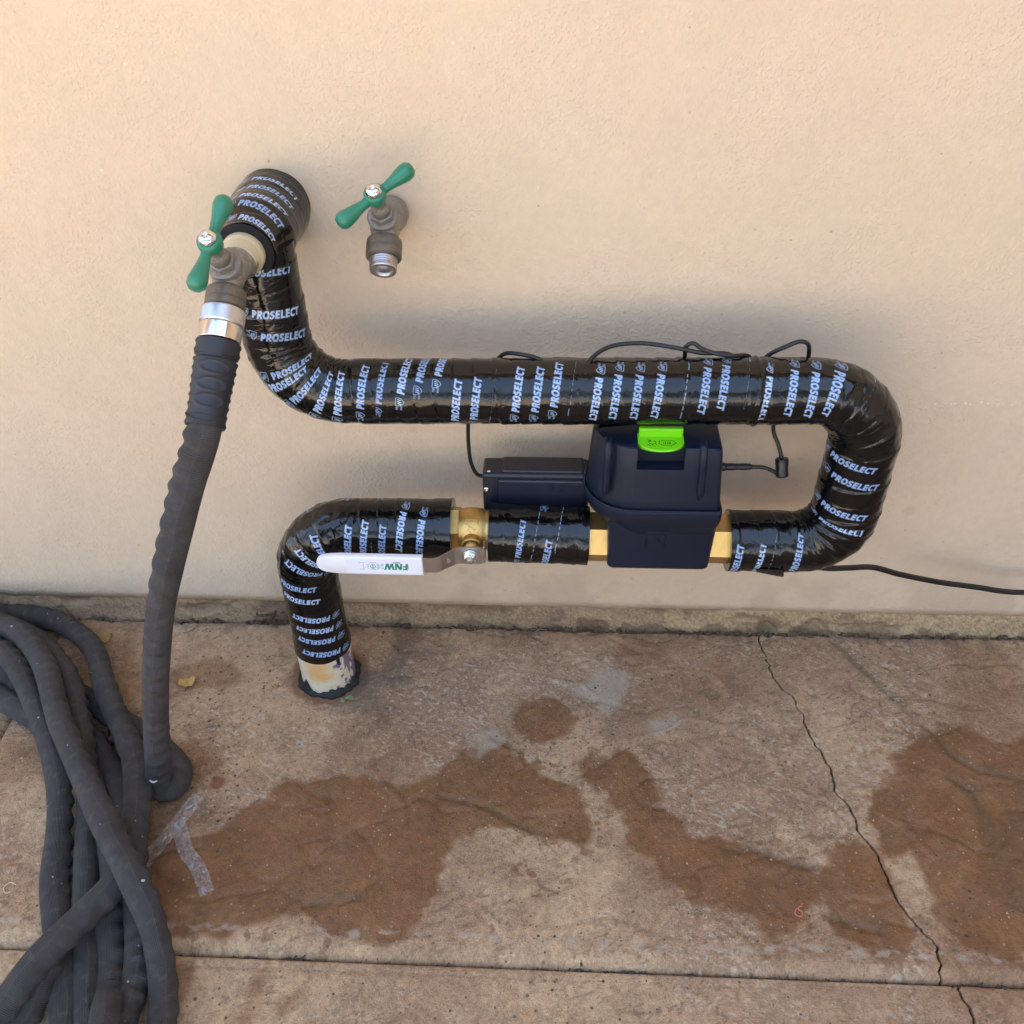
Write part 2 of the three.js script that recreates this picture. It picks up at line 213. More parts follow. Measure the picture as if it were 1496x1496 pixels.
function crackX(z) { let x = crackPts[0][0]; for (let i = 1; i < crackPts.length; i++) { const [ax, az] = crackPts[i - 1], [bx, bz] = crackPts[i]; if (z <= bz || i === crackPts.length - 1) { x = mix(ax, bx, clamp((z - az) / (bz - az))); break; } } return x + .0035 * (vn(z * 130, 4) - .5) + .002 * (vn(z * 420, 9) - .5); }
const crackW = z => .0003 + .0006 * vn(z * 70, 3) + .0004 * vn(z * 300, 1) + .0003 * sstep(.1, .3, z);
const JX = -.685, GZ = .470;
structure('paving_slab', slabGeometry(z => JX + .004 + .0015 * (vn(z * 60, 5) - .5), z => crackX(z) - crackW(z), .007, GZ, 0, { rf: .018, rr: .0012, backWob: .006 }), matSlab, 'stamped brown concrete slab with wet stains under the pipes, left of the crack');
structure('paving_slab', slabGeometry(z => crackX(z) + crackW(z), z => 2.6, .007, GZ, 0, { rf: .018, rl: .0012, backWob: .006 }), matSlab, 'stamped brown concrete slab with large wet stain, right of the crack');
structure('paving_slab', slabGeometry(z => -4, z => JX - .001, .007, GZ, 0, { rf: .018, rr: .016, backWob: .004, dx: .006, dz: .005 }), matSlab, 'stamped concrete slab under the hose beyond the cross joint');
structure('paving_slab', slabGeometry(z => -4, z => crackX(z) - crackW(z), GZ + .002, 1.5, -.008, { rbk: .004, rr: .0012, dx: .0035, dz: .0035 }), matSlab, 'front row of sandy stamped concrete left of the crack');
structure('paving_slab', slabGeometry(z => crackX(z) + crackW(z), z => 2.6, GZ + .002, 1.5, -.008, { rbk: .004, rl: .0012, dx: .0035, dz: .0035 }), matSlab, 'front row of sandy stamped concrete right of the crack');
// soil under the joints
const matSoil = std({ color: lin(.055, .042, .03), roughness: 1, bumpMap: withRepeat(grainTex, 8, 8), bumpScale: .003 });
{ const g = new THREE.PlaneGeometry(6.8, 1.6, 300, 80); g.rotateX(-Math.PI / 2); g.translate(-.75, -.022, .72); const p = g.attributes.position; for (let i = 0; i < p.count; i++) p.setY(i, p.getY(i) + .008 * (fbm(p.getX(i) * 40, p.getZ(i) * 40, 3) - .5)); g.computeVertexNormals(); structure('soil', g, matSoil, 'dark soil in the joints between the slabs'); }
// yard beyond the paving
const yardTex = dataTex(512, 512, (i, j) => { const k = .75 + .5 * fbm(i / 40, j / 40, 4) + .25 * (h2(i, j) - .5); return [.58 * k, .47 * k, .34 * k]; }, true);
{ const g = new THREE.PlaneGeometry(600, 600); g.rotateX(-Math.PI / 2); g.translate(0, -.045, 0); const uv = g.attributes.uv; for (let i = 0; i < uv.count; i++) uv.setXY(i, uv.getX(i) * 300, uv.getY(i) * 300); structure('ground', g, std({ map: yardTex, roughness: .95 }), 'pale gravel yard beyond the paving'); }

// ---------------------------------------------------------------- house: stucco wall, footing, eave
const WPX = 2048, WM = 1.6, WX0 = -.85;
const wBuf = new Float32Array(WPX * WPX);
{ const r = rng(11); const dot = (x, y, rr, a) => { const cx = (x - WX0) / WM * WPX, cy = y / WM * WPX, R = rr / WM * WPX; for (let j = Math.floor(cy - R - 1); j <= cy + R + 1; j++) for (let i = Math.floor(cx - R - 1); i <= cx + R + 1; i++) { if (i < 0 || j < 0 || i >= WPX || j >= WPX) continue; const d = Math.hypot(i - cx, j - cy) / R * (.75 + .5 * vn(i * .6, j * .6)); const m = a * sstep(1.1, .4, d), k = j * WPX + i; if (Math.abs(m) > Math.abs(wBuf[k])) wBuf[k] = m; } };
  for (let k = 0; k < 420; k++) dot(WX0 + r() * WM, r() * WM, .0007 + .0012 * r() * r(), -(.25 + .6 * r() * r()));
  for (let k = 0; k < 900; k++) { const x = WX0 + r() * WM, y = r() * WM; if (x > .02 ? r() < .8 : r() < .25) dot(x, y, .0005 + .0009 * r(), -(.12 + .35 * r())); }
  for (let k = 0; k < 160; k++) dot(WX0 + r() * WM, r() * WM, .0008 + .001 * r(), .3 + .4 * r());
  for (let k = 0; k < 130; k++) { const a = r() * 6.28, d = .05 * Math.sqrt(r()); dot(-.135 + d * Math.cos(a), .585 + d * Math.sin(a) * 1.2, .0005 + .0009 * r(), -(.08 + .25 * r() * r())); }
  for (let k = 0; k < 34; k++) dot(.42 + .12 * k / 34 + .004 * r(), .365 + .004 * (r() - .5), .0005 + .0012 * r(), r() < .5 ? .8 : 0);
  for (const [x, y, R] of [[-.122, .098, .008], [-.096, .094, .009], [-.09, .118, .005], [-.135, .12, .003], [-.05, .105, .003], [-.03, .09, .004], [-.16, .092, .003], [.43, .21, .010], [.395, .1, .003], [-.17, .32, .005], [-.17, .22, .004], [.515, .3, .003], [.1, .09, .003]]) dot(x, y, R, -.12 - .08 * r()); }
const wallMap = dataTex(WPX, WPX, (i, j) => {
  const x = WX0 + (i + .5) / WPX * WM, y = (j + .5) / WPX * WM;
  const a = fbm(x * 4 + 1, y * 4 + 7, 3), b = fbm(x * 22, y * 22 + 40, 3), c = fbm(x * 150, y * 150, 2), g = h2(i, j);
  let k = 1 + .05 * (a - .5) + .07 * (b - .5) + .07 * (c - .5) + .04 * (g - .5);
  const warm = .04 * (fbm(x * 7 + 60, y * 7, 3) - .5);
  let col = [.655 * k * (1 + warm), .505 * k, .345 * k * (1 - warm)];
  const stain = sstep(.52, .7, fbm(x * 14 + 31, y * 14 + 3, 4)) * sstep(.22, .04, y) * .35; col = col.map((v, q) => mix(v, [.42, .31, .2][q], stain));
  const m = wBuf[j * WPX + i]; if (m < 0) col = col.map((v, q) => mix(v, [.16, .11, .07][q], -m)); else if (m > 0) col = col.map((v, q) => mix(v, [.82, .72, .58][q], m));
  return col;
}, true);
const stuccoTex = dataTex(1024, 1024, (i, j) => { const u = i / 1024, v = j / 1024; const a = .16 * h2(i, j) + .4 * fbm(u * 120, v * 120, 3) + .35 * sstep(.55, .8, vn(u * 190 + 3, v * 190)) * fbm(u * 9, v * 9, 2) + .4 * fbm(u * 22, v * 14, 3); return [a, a, a]; });
const matWall = std({ map: wallMap, roughness: .93, bumpMap: withRepeat(stuccoTex, 4, 4), bumpScale: .0011 });
const house = thing('house', 'beige stucco house wall behind the taped pipes with a concrete footing', 'house');
{ // the front wall, gently uneven by hand trowel, thick enough to carry the pipes
  const xs = [], ys = []; for (let x = -4.0; x < -.95; x += .15) xs.push(x); for (let x = -.9; x < .8; x += .0125) xs.push(x); for (let x = .85; x <= 6; x += .3) xs.push(x);
  for (let y = 0; y < 1.15; y += .0125) ys.push(y); for (let y = 1.2; y <= 2.75; y += .2) ys.push(y); ys.push(2.8);
  const edge = x => .0355 + .0022 * (fbm(x * 18, 1, 3) - .5) + .0012 * (vn(x * 130, 5) - .5);
  const pos = [], uv = [], idx = []; const NX = xs.length, NY = ys.length + 1;
  for (let j = 0; j < NY; j++) for (let i = 0; i < NX; i++) { const x = xs[i]; const e = edge(x); const y = j === 0 ? e : e + ys[j - 1] * (2.8 - e) / 2.8; const z = j === 0 ? -.012 : (.0018 * (fbm(x * 5, y * 5 + 3, 3) - .5) + .0008 * (fbm(x * 24, y * 24, 2) - .5) - (j === 1 ? .001 : 0)); pos.push(x, y, z); uv.push((x - WX0) / WM, y / WM); }
  for (let j = 0; j < NY - 1; j++) for (let i = 0; i < NX - 1; i++) { const a = j * NX + i, b = a + 1, c = a + NX, d = c + 1; idx.push(a, b, c, c, b, d); }
  const g = new THREE.BufferGeometry(); g.setAttribute('position', new THREE.Float32BufferAttribute(pos, 3)); g.setAttribute('uv', new THREE.Float32BufferAttribute(uv, 2)); g.setIndex(idx); g.computeVertexNormals();
  part('stucco_wall', g, matWall, house);
  const plain = std({ color: lin(.62, .49, .36), roughness: .93 });
  part('wall_core', merge([new THREE.BoxGeometry(10, 2.8, .2).translate(1, 1.4, -.116), new THREE.BoxGeometry(.2, 2.8, 7.8).translate(-3.9, 1.4, -4.12), new THREE.BoxGeometry(10, 2.8, .2).translate(1, 1.4, -8.1), new THREE.BoxGeometry(.2, 2.8, 7.8).translate(5.9, 1.4, -4.12)]), plain, house);
}
{ // concrete footing that shows below the stucco edge: rough, chipped, leaning out a little at the bottom
  const pos = [], uv = [], col = [], idx = []; const xs = []; for (let x = -3.9; x < -.9; x += .05) xs.push(x); for (let x = -.9; x < .8; x += .002) xs.push(x); for (let x = .8; x < 5.9; x += .2) xs.push(x); const NY = 36;
  for (let j = 0; j < NY; j++) for (let i = 0; i < xs.length; i++) { const x = xs[i], t = j / (NY - 1); const y = mix(-.03, .0375, t); const chip = sstep(.55, .75, fbm(x * 20 + 5, y * 30, 3)) + 1.1 * sstep(.06, .01, Math.abs(x + .37)) * fbm(x * 70, y * 90, 2); let z = mix(.006, -.003, t) + .004 * (fbm(x * 70, y * 70, 3) - .5) + .0016 * (vn(x * 420, y * 420) - .5) - .006 * chip * sstep(0, .3, t) * sstep(1, .7, t); z = Math.min(z, mix(.009, -.0015, sstep(.6, 1, t)));
    const n = fbm(x * 30, y * 60, 3), gr = h2(i, j); const k = .72 + .4 * n + .5 * (gr - .5) + .4 * (vn(x * 420, y * 420) - .5); let c = [.47 * k, .335 * k, .18 * k]; const dk = sstep(.55, .68, fbm(x * 28 + 8, y * 50 + 3, 3)) * .6; c = c.map((v, q) => mix(v, [.13, .085, .05][q], dk)); if (x < .15) c = c.map((v, q) => mix(v, [.25, .165, .105][q] * k, .45)); const sc = clamp(chip) * .5; c = c.map((v, q) => mix(v, [.17, .10, .055][q], sc)); pos.push(x, y, z); uv.push(x, y); col.push(...c); }
  const NX = xs.length; for (let j = 0; j < NY - 1; j++) for (let i = 0; i < NX - 1; i++) { const a = j * NX + i, b = a + 1, c = a + NX, d = c + 1; idx.push(a, b, c, c, b, d); }
  const g = new THREE.BufferGeometry(); g.setAttribute('position', new THREE.Float32BufferAttribute(pos, 3)); g.setAttribute('uv', new THREE.Float32BufferAttribute(uv, 2)); g.setAttribute('color', new THREE.Float32BufferAttribute(col, 3)); g.setIndex(idx); g.computeVertexNormals();
  part('footing', g, std({ vertexColors: true, roughness: .95, bumpMap: withRepeat(grainTex, 6, 6), bumpScale: .0012 }), house, 'rough chipped concrete strip below the stucco');
}
{ // unseen wing added on the right to throw shade on the near yard
  const plain = std({ color: lin(.62, .49, .36), roughness: .93 });
  part('added_wing_wall', merge([new THREE.BoxGeometry(.2, 2.9, 3.4).translate(2.95, 1.35, 1.705), new THREE.BoxGeometry(3.2, 2.9, .2).translate(4.55, 1.35, 3.51)]), plain, house);
  part('added_wing_roof', merge([new THREE.BoxGeometry(4.0, .14, 4.3).translate(4.32, 2.872, 1.98)]), std({ color: lin(.22, .12, .08), roughness: .9 }), house);
}
const matEave = std({ color: lin(.30, .25, .2), roughness: .8 }), matRoof = std({ color: lin(.22, .12, .08), roughness: .9 });
part('soffit', new THREE.BoxGeometry(6.4, .02, .62).translate(-1.12, 2.79, .30), matEave, house);
part('fascia', new THREE.BoxGeometry(6.4, .17, .025).translate(-1.12, 2.86, .625), std({ color: lin(.6, .55, .48), roughness: .6 }), house);
{ const r1 = new THREE.BoxGeometry(10.6, .08, 5.1); r1.rotateX(rad(18)); r1.translate(1.0, 3.62, -1.73); const r2 = new THREE.BoxGeometry(10.6, .08, 5.1); r2.rotateX(rad(-18)); r2.translate(1.0, 3.62, -6.52); part('roof', merge([r1, r2]), matRoof, house); }

// ---------------------------------------------------------------- trees across the yard (mirrored in the shiny tape)
{
  const bark = std({ color: lin(.10, .075, .055), roughness: 1 }); const leafMats = [lin(.05, .075, .028), lin(.06, .08, .035), lin(.04, .06, .026)].map(c => std({ color: c, roughness: .7 }));
  const protos = [0, 1, 2].map(kind => {
    const r = rng(40 + kind); const H = [7.5, 8.6, 6.4][kind]; const g = new THREE.Group(); const limbs = []; const tips = [];
    limbs.push(sweep(dense([[0, -.1, 0], [.1, H * .3, .05], [-.05, H * .62, .1], [.05, H * .95, 0]], .3), (s, th, t) => mix(.19, .02, t), V(0, 0, 1), 9));
    for (let k = 0; k < 16; k++) { const y = H * (.28 + .6 * k / 16), a = k * 2.4 + r(), L = (H - y) * .38 + .7; const e = [Math.cos(a) * L, y + L * .55, Math.sin(a) * L]; limbs.push(sweep(dense([[0, y, 0], [e[0] * .5, y + L * .2, e[2] * .5], e], .25), (s, th, t) => mix(.055, .012, t), V(0.2, 1, 0.1).normalize(), 6)); tips.push(e, [e[0] * .6, y + L * .35, e[2] * .6]); }
    tips.push([0, H * .97, 0]);
    const pos = []; const q = new THREE.Quaternion(), e = new THREE.Euler(), a = V(0, 0, 0);
    for (const t of tips) for (let k = 0; k < 105; k++) { const R = .62 * Math.cbrt(r()); const u = 2 * r() - 1, ph = 6.28 * r(), w = Math.sqrt(1 - u * u); const c = V(t[0] + R * w * Math.cos(ph), t[1] + R * u * .8, t[2] + R * w * Math.sin(ph)); e.set(r() * 6.3, r() * 6.3, r() * 6.3); q.setFromEuler(e); const s = .06 + .06 * r(); for (const [px, py] of [[-s * .5, 0], [0, s], [0, -s], [s * .5, 0], [0, s], [0, -s]]) { a.set(px, py, 0).applyQuaternion(q).add(c); pos.push(a.x, a.y, a.z); } }
    const lg = new THREE.BufferGeometry(); lg.setAttribute('position', new THREE.Float32BufferAttribute(pos, 3)); lg.computeVertexNormals();
    part('trunk', merge(limbs), bark, g); const cr = part('crown', lg, leafMats[kind], g); cr.material.side = THREE.DoubleSide; return g;
  });
  const r = rng(77); let n = 0;
  for (const [x, z, k, s] of [[-11, 12, 0, 1], [-7.6, 13.5, 1, 1.05], [-4.4, 12, 2, 1.1], [-1.6, 13, 0, .95], [1.6, 12.4, 1, .9], [4.4, 11.6, 2, 1.15], [7.4, 12.6, 0, 1.05], [10.8, 12, 1, 1], [-14.5, 11, 2, 1.2], [14, 11.4, 2, 1.2]]) { const t = protos[k].clone(); t.name = numbered('yard_tree'); t.position.set(x, -.045, z); t.scale.setScalar(s); t.rotation.y = r() * 6; t.userData = { label: 'leafy tree in the row across the yard facing the wall', category: 'tree', group: 'trees across the yard' }; scene.add(t); n++; }
}

// ---------------------------------------------------------------- taped pipes
const PITCH = .0205;
function tapeArt(L, C, seed, rows) {   // rows: list of [from, to, direction, phase] with phase = angle (fraction of a turn) of the print
  const ppm = Math.min(3000, 2040 / L); const w = Math.round(L * ppm), h = Math.round(C * ppm);
  return canvasTex(w, h, (x) => {
    const r = rng(seed); x.fillStyle = '#0b0b0b'; x.fillRect(0, 0, w, h);
    const ink = () => ['#9db6d8', '#93aed2', '#a6bcd8', '#8ba4c6'][Math.floor(r() * 4)];
    const mm = ppm / 1000;
    function shield(col) { x.strokeStyle = col; x.fillStyle = col; x.lineWidth = .75 * mm; x.beginPath(); x.moveTo(-4.6 * mm, -4 * mm); x.lineTo(3.5 * mm, -4 * mm); x.quadraticCurveTo(4.6 * mm, 0, 1 * mm, 3.4 * mm); x.lineTo(-.6 * mm, 4.6 * mm); x.lineTo(-2.4 * mm, 3.2 * mm); x.quadraticCurveTo(-5.4 * mm, 0, -4.6 * mm, -4 * mm); x.stroke(); x.save(); x.transform(1, 0, -.3, 1, 0, 0); x.fillRect(-3 * mm, -2 * mm, 1.2 * mm, 4 * mm); x.fillRect(-1.2 * mm, -2.4 * mm, 1.2 * mm, 4.4 * mm); x.fillRect(.7 * mm, -2.4 * mm, 1.1 * mm, 3.6 * mm); x.restore(); }
    function print(s, v, dir, slice) { // s metres along, v fraction of turn (0.5 = front)
      const px = s * ppm, py = h * (1 - v); const tilt = Math.atan(PITCH / C) * 1.25;
      for (const wrap of [0, h, -h]) { x.save(); x.translate(px, py + wrap); x.rotate(dir * Math.PI / 2 + tilt + (r() - .5) * .03); const c = ink();
        if (slice) { x.beginPath(); x.rect(-70 * mm, slice > 0 ? -12 * mm : -2 * mm, 140 * mm, slice > 0 ? (8 + 3 * slice) * mm : 10 * mm); x.clip(); }
        x.fillStyle = c; x.save(); x.transform(1, 0, -.16, 1, 0, 0); x.font = `bold ${10.1 * mm}px sans-serif`; const tw = x.measureText('PROSELECT').width; x.scale(49 * mm / tw, 1); x.fillText('PROSELECT', 0, 4 * mm); x.lineWidth = .7 * mm; x.strokeStyle = c; x.strokeText('PROSELECT', 0, 4 * mm); x.restore();
        x.save(); x.translate(-7.5 * mm, 0); shield(c); x.restore(); x.save(); x.translate(-16 * mm, 0); x.fillStyle = c; x.font = `bold ${3.6 * mm}px sans-serif`; x.fillText('10', -1 * mm, -1 * mm); x.fillText('mil', -1 * mm, 3.2 * mm); x.restore(); x.restore(); }
    }
    for (const [a, b, dir, ph, drift] of rows) { let k = 0; for (let s = a; s < b; s += PITCH * (.86 + .3 * r())) { const v = ph + (drift || .018) * k + (r() - .5) * .05; k++; if (r() < .12) continue; const cut = r() < .3 ? (r() < .5 ? -1 : .1 + .4 * r()) : 0; for (const half of [0, .47]) { const vv = ((v + half) % 1 + 1) % 1; print(s, vv, dir, cut); } if (r() < .07) { x.save(); x.setLineDash([2.2 * mm, 1.3 * mm, .8 * mm, 1.1 * mm]); x.strokeStyle = ink(); x.lineWidth = .7 * mm; x.beginPath(); const s2 = (s + PITCH * .5) * ppm, v0 = r(); x.moveTo(s2, h * v0); x.lineTo(s2 + 2 * mm, h * v0 - 34 * mm); x.stroke(); x.restore(); } } }
  });
}
const crease = dataTex(1024, 512, (i, j) => { const u = i / 1024, v = j / 512; const a = fbm(u * 40, v * 9, 3), b = Math.abs(fbm(u * 26 + 5 * v, v * 12 + 8, 3) - .5), c = Math.abs(fbm(u * 60 + 11, v * 18 + 3 * u, 2) - .5); const q = .5 * a + .25 * sstep(.05, 0, b) + .2 * sstep(.04, 0, c); return [q, q, q]; });
function tapeMat(map, L) { map.wrapS = map.wrapT = THREE.ClampToEdgeWrapping; return std({ map, roughness: .10, ior: 1.5, bumpMap: withRepeat(crease, L * 4, 1), bumpScale: .00032 }); }
function tapeRadius(r0, seed, bend = () => 0, taperEnds = 0) {
  return (s, th, t) => { const ph = (s / PITCH + th / (2 * Math.PI) + .25 * fbm(s * 9 + seed, 1, 2)); const f = ph - Math.floor(ph); const turn = Math.floor(ph);
    const step = .0012 * (h2(turn, seed) * .8 + .4) * (f < .06 ? f / .06 : 1 - (f - .06) * .7); const cx = Math.cos(th), sx = Math.sin(th);
    const lump = .0016 * (fbm(s * 22 + seed * 7, cx * 1.6 + 5 + sx * .8, 3) - .5) + .0005 * (fbm(s * 70 + seed, th * 3 + 20, 2) - .5);
    const w = bend(s); const fold = w ? w * .0022 * (Math.abs(fbm(s * 95 + seed, cx * 2.5 + s * 30, 3) - .5) * 2 - .3) : 0;
    const pull = .0007 * Math.abs(Math.sin(th * 2 + s * 55 + turn * 1.7)) * h2(turn, seed + 3);
    return r0 + step + lump + fold + pull; };
}
const matFoam = std({ color: lin(.03, .03, .03), roughness: 1, bumpMap: withRepeat(grainTex, 3, 3), bumpScale: .002 });
const matPVC = std({ color: lin(.60, .50, .30), roughness: .45 });
const Z = .1;
// upper run: stub out of the wall, down, along, round the return bend and back to the meter
const upper = thing('insulated_pipe', 'long black taped pipe coming out of the wall and doubling back in a return bend', 'pipe');
{
  const stubPath = dense([[-.289, .590, -.02], [-.289, .590, .05], [-.288, .591, .116]], .0014); const L1 = .137, C1 = 2 * Math.PI * .036;
  part('tape_wrap', sweep(stubPath, (q => (s, th, t) => q(s, th, t) - .0085 * sstep(.092, .135, s))(tapeRadius(.0362, 3)), V(0, 1, 0), 96, { ulen: L1 }), tapeMat(tapeArt(L1, C1, 4, [[.045, .14, -1, .44, .01]]), L1), upper, 'wall stub wrapped in printed black tape');
  part('insulation', lathe([[.018, 0], [.0265, 0], [.0272, .002], [.0262, .0042], [.0245, .005], [.018, .0042]], 48).rotateX(Math.PI / 2).translate(-.288, .591, .1150), matFoam, upper);
  const cp = lathe([[0, -.02], [.0190, -.02], [.0195, .008], [.0200, .010], [.0200, .0165], [.0190, .019], [.0172, .021], [.0165, .03], [.015, .032], [0, .032]], 56).rotateX(Math.PI / 2).translate(-.288, .5915, .108);
  part('coupling', cp, matPVC, upper, 'cream plastic coupling poking out of the tape');
  const path = filleted([[-.284, .588, .088], [-.277, .4335, .1], [.317, .4415, Z], [.3145, .2445, Z], [.1925, .2435, Z]], [.062, .062, .048], .0014); const L2 = path.reduce((s, p, i) => i ? s + p.distanceTo(path[i - 1]) : 0, 0);
  const sAt = pt => { let s = 0, best = 1e9, bs = 0; for (let i = 1; i < path.length; i++) { s += path[i].distanceTo(path[i - 1]); const d = path[i].distanceTo(V(...pt)); if (d < best) { best = d; bs = s; } } return bs; };
  const e1 = sAt([-.26, .45, Z]), e2 = sAt([.30, .42, Z]), e3 = sAt([.30, .256, Z]), mid = sAt([.04, .437, Z]);
  const bend = s => Math.max(sstep(.07, .03, Math.abs(s - e1)), .8 * sstep(.07, .03, Math.abs(s - e2)), 1.1 * sstep(.08, .03, Math.abs(s - e3)));
  const r0 = tapeRadius(.0325, 9, bend); const rr = (s, th, t) => r0(s, th, t) + .0025 * sstep(e2 - .06, e2 + .03, s) - .001 * sstep(e3, e3 + .06, s) + .0018 * sstep(.004, 0, Math.abs(s - mid - .155));
  const rows = [[.015, e1 - .02, -1, .46, .004], [e1 - .015, e1 + .07, -1, .40, .02], [e1 + .085, e1 + .15, -1, .50, .05], [e1 + .16, mid - .01, -1, .42, .012], [mid, mid + .155, 1, .62, .012], [mid + .165, e2, 1, .66, .012], [e2 + .05, e3 - .02, -1, .30, .006], [e3 + .04, L2, 1, .56, .02]];
  part('tape_wrap', sweep(path, rr, V(0, 0, 1), 104, { ulen: L2 }), tapeMat(tapeArt(L2, 2 * Math.PI * .0335, 21, rows), L2), upper);
  // loose flap of tape and the bulge round the cord at the lower bend
  const flap = []; for (let i = 0; i <= 14; i++) for (let j = 0; j <= 8; j++) { const u = i / 14, v = j / 8; const a = mix(-.35, -2.2, u); const R = .0362 + .0035 * Math.sin(u * 5) * (v) + .0025 * v * fbm(u * 5, v * 3, 2); flap.push(.222 + .03 * v + .006 * Math.sin(u * 3), .2445 + R * Math.sin(a), Z + R * Math.cos(a)); }
  const fi = []; for (let i = 0; i < 14; i++) for (let j = 0; j < 8; j++) { const a = i * 9 + j; fi.push(a, a + 1, a + 9, a + 1, a + 10, a + 9); }
  const fg = new THREE.BufferGeometry(); fg.setAttribute('position', new THREE.Float32BufferAttribute(flap, 3)); fg.setIndex(fi); fg.computeVertexNormals(); part('tape_flap', fg, std({ color: lin(.008, .008, .008), roughness: .2, side: THREE.DoubleSide }), upper, 'loose flap of plain black tape');
}
// riser out of the paving, elbow and run to the ball valve
const riser = thing('insulated_pipe', 'short black taped riser pipe rising from the paving and turning to the ball valve', 'pipe', [0, 0, 0]);
{
  const path = filleted([[-.2935, .060, .1], [-.2945, .2515, Z], [-.1165, .2535, Z]], [.062], .0014); const L = path.reduce((s, p, i) => i ? s + p.distanceTo(path[i - 1]) : 0, 0);
  const bend = s => sstep(.09, .03, Math.abs(s - .175)); const r0 = tapeRadius(.0335, 17, bend);
  part('tape_wrap', sweep(path, (s, th, t) => r0(s, th, t) + .0015 * sstep(.05, 0, s) + .0008 * sstep(L - .06, L, s), V(0, 0, 1), 100, { ulen: L }), tapeMat(tapeArt(L, 2 * Math.PI * .0345, 35, [[.012, .075, -1, .38, .004], [.085, .135, 1, .62, .004], [.15, .22, -1, .36, .02], [.225, L - .06, -1, .40, .01], [L - .052, L, 1, .72, -.04]]), L), riser);
  const pvcMap = canvasTex(1024, 512, (x, w, h) => { x.fillStyle = '#d9d0b4'; x.fillRect(0, 0, w, h); const r = rng(3); for (let k = 0; k < 900; k++) { x.fillStyle = `rgba(${150 + 60 * r()},${120 + 60 * r()},${70 + 50 * r()},${.05 + .1 * r()})`; x.beginPath(); x.ellipse(r() * w, r() * h, 3 + 30 * r(), 2 + 8 * r(), r() * 3, 0, 7); x.fill(); }
    for (let k = 0; k < 60; k++) { x.fillStyle = 'rgba(222,150,70,.07)'; x.beginPath(); x.ellipse(w * (.44 + .1 * r()), h * (.12 + .25 * r()), 40 + 40 * r(), 14 + 14 * r(), 0, 0, 7); x.fill(); }
    x.fillStyle = 'rgba(104,84,124,.8)'; const blob = (cx, cy, rx, ry) => { x.beginPath(); for (let a = 0; a < 26; a++) { const q = a / 26 * 6.283, m = .65 + .7 * r(); const X = cx + rx * m * Math.cos(q), Y = cy + ry * m * Math.sin(q); a ? x.lineTo(X, Y) : x.moveTo(X, Y); } x.closePath(); x.fill(); };
    blob(.685 * w, .16 * h, 36, 100); blob(.70 * w, .62 * h, 30, 66); blob(.61 * w, .2 * h, 30, 18); blob(.755 * w, .4 * h, 40, 120); for (let k = 0; k < 14; k++) blob((.58 + .2 * r()) * w, r() * h, 6 + 8 * r(), 5 + 9 * r()); });
  const tube = new THREE.CylinderGeometry(.0345, .0345, .12, 72, 1); tube.rotateY(Math.PI); tube.translate(-.2935, .012, .1); part('bare_pipe', tube, std({ map: pvcMap, roughness: .42 }), riser, 'bare cream plastic pipe with purple primer smears');
  // black mastic collar, ragged, with a drip
  const pos = [], idx = []; const NA = 120; const r = rng(6); for (let i = 0; i <= NA; i++) { const a = i / NA * 2 * Math.PI; const n = fbm(Math.cos(a) * 3 + 5, Math.sin(a) * 3 + 5, 3), m = fbm(Math.cos(a) * 6 + 5, Math.sin(a) * 6 + 5, 3); const hi = .002 + .009 * m + .016 * Math.exp(-Math.pow((a - 4.05) / .16, 2)) * .9 + .006 * sstep(.5, .8, n); const out = .0415 + .008 * (n - .5) + .006 * (m - .5); for (const [R, y] of [[.0349, hi], [.0362, hi * .9], [.0375, hi * .35 + .002], [.0395, .003 + .003 * m], [out, .0015], [out + .001, -.02]]) pos.push(-.2935 + R * Math.cos(a), y + .0005 * (r() - .5), .1 - R * Math.sin(a)); }
  for (let i = 0; i < NA; i++) for (let k = 0; k < 5; k++) { const a = i * 6 + k; idx.push(a, a + 1, a + 6, a + 1, a + 7, a + 6); }
  const g = new THREE.BufferGeometry(); g.setAttribute('position', new THREE.Float32BufferAttribute(pos, 3)); g.setIndex(idx); g.computeVertexNormals(); part('sealant', g, std({ color: lin(.012, .012, .012), roughness: .7, side: THREE.DoubleSide }), riser, 'ragged black sealant round the pipe foot');
  const drip = sweep(dense([[-.270, .066, .1265], [-.2695, .056, .1268], [-.2693, .051, .1268]], .0015), (s, th, t) => mix(.0034, .0016, t), V(0, 0, 1), 10); part('tar_drip', drip, std({ color: lin(.01, .01, .01), roughness: .4 }), riser);
}
// taped sleeve between the valve and the meter
const sleeve = thing('insulated_pipe', 'stubby black taped sleeve between the ball valve and the blue meter box', 'pipe');
{ const path = dense([[-.0755, .2500, Z], [-.02, .2485, Z], [.0365, .2465, Z]], .0014); const L = .112; part('tape_wrap', sweep(path, tapeRadius(.0330, 29, s => .5), V(0, 0, 1), 100, { ulen: L }), tapeMat(tapeArt(L, 2 * Math.PI * .034, 51, [[.012, .062, -1, .47, .006], [.062, .075, -1, .36, 0], [.08, L, -1, .56, .01]]), L), sleeve); }

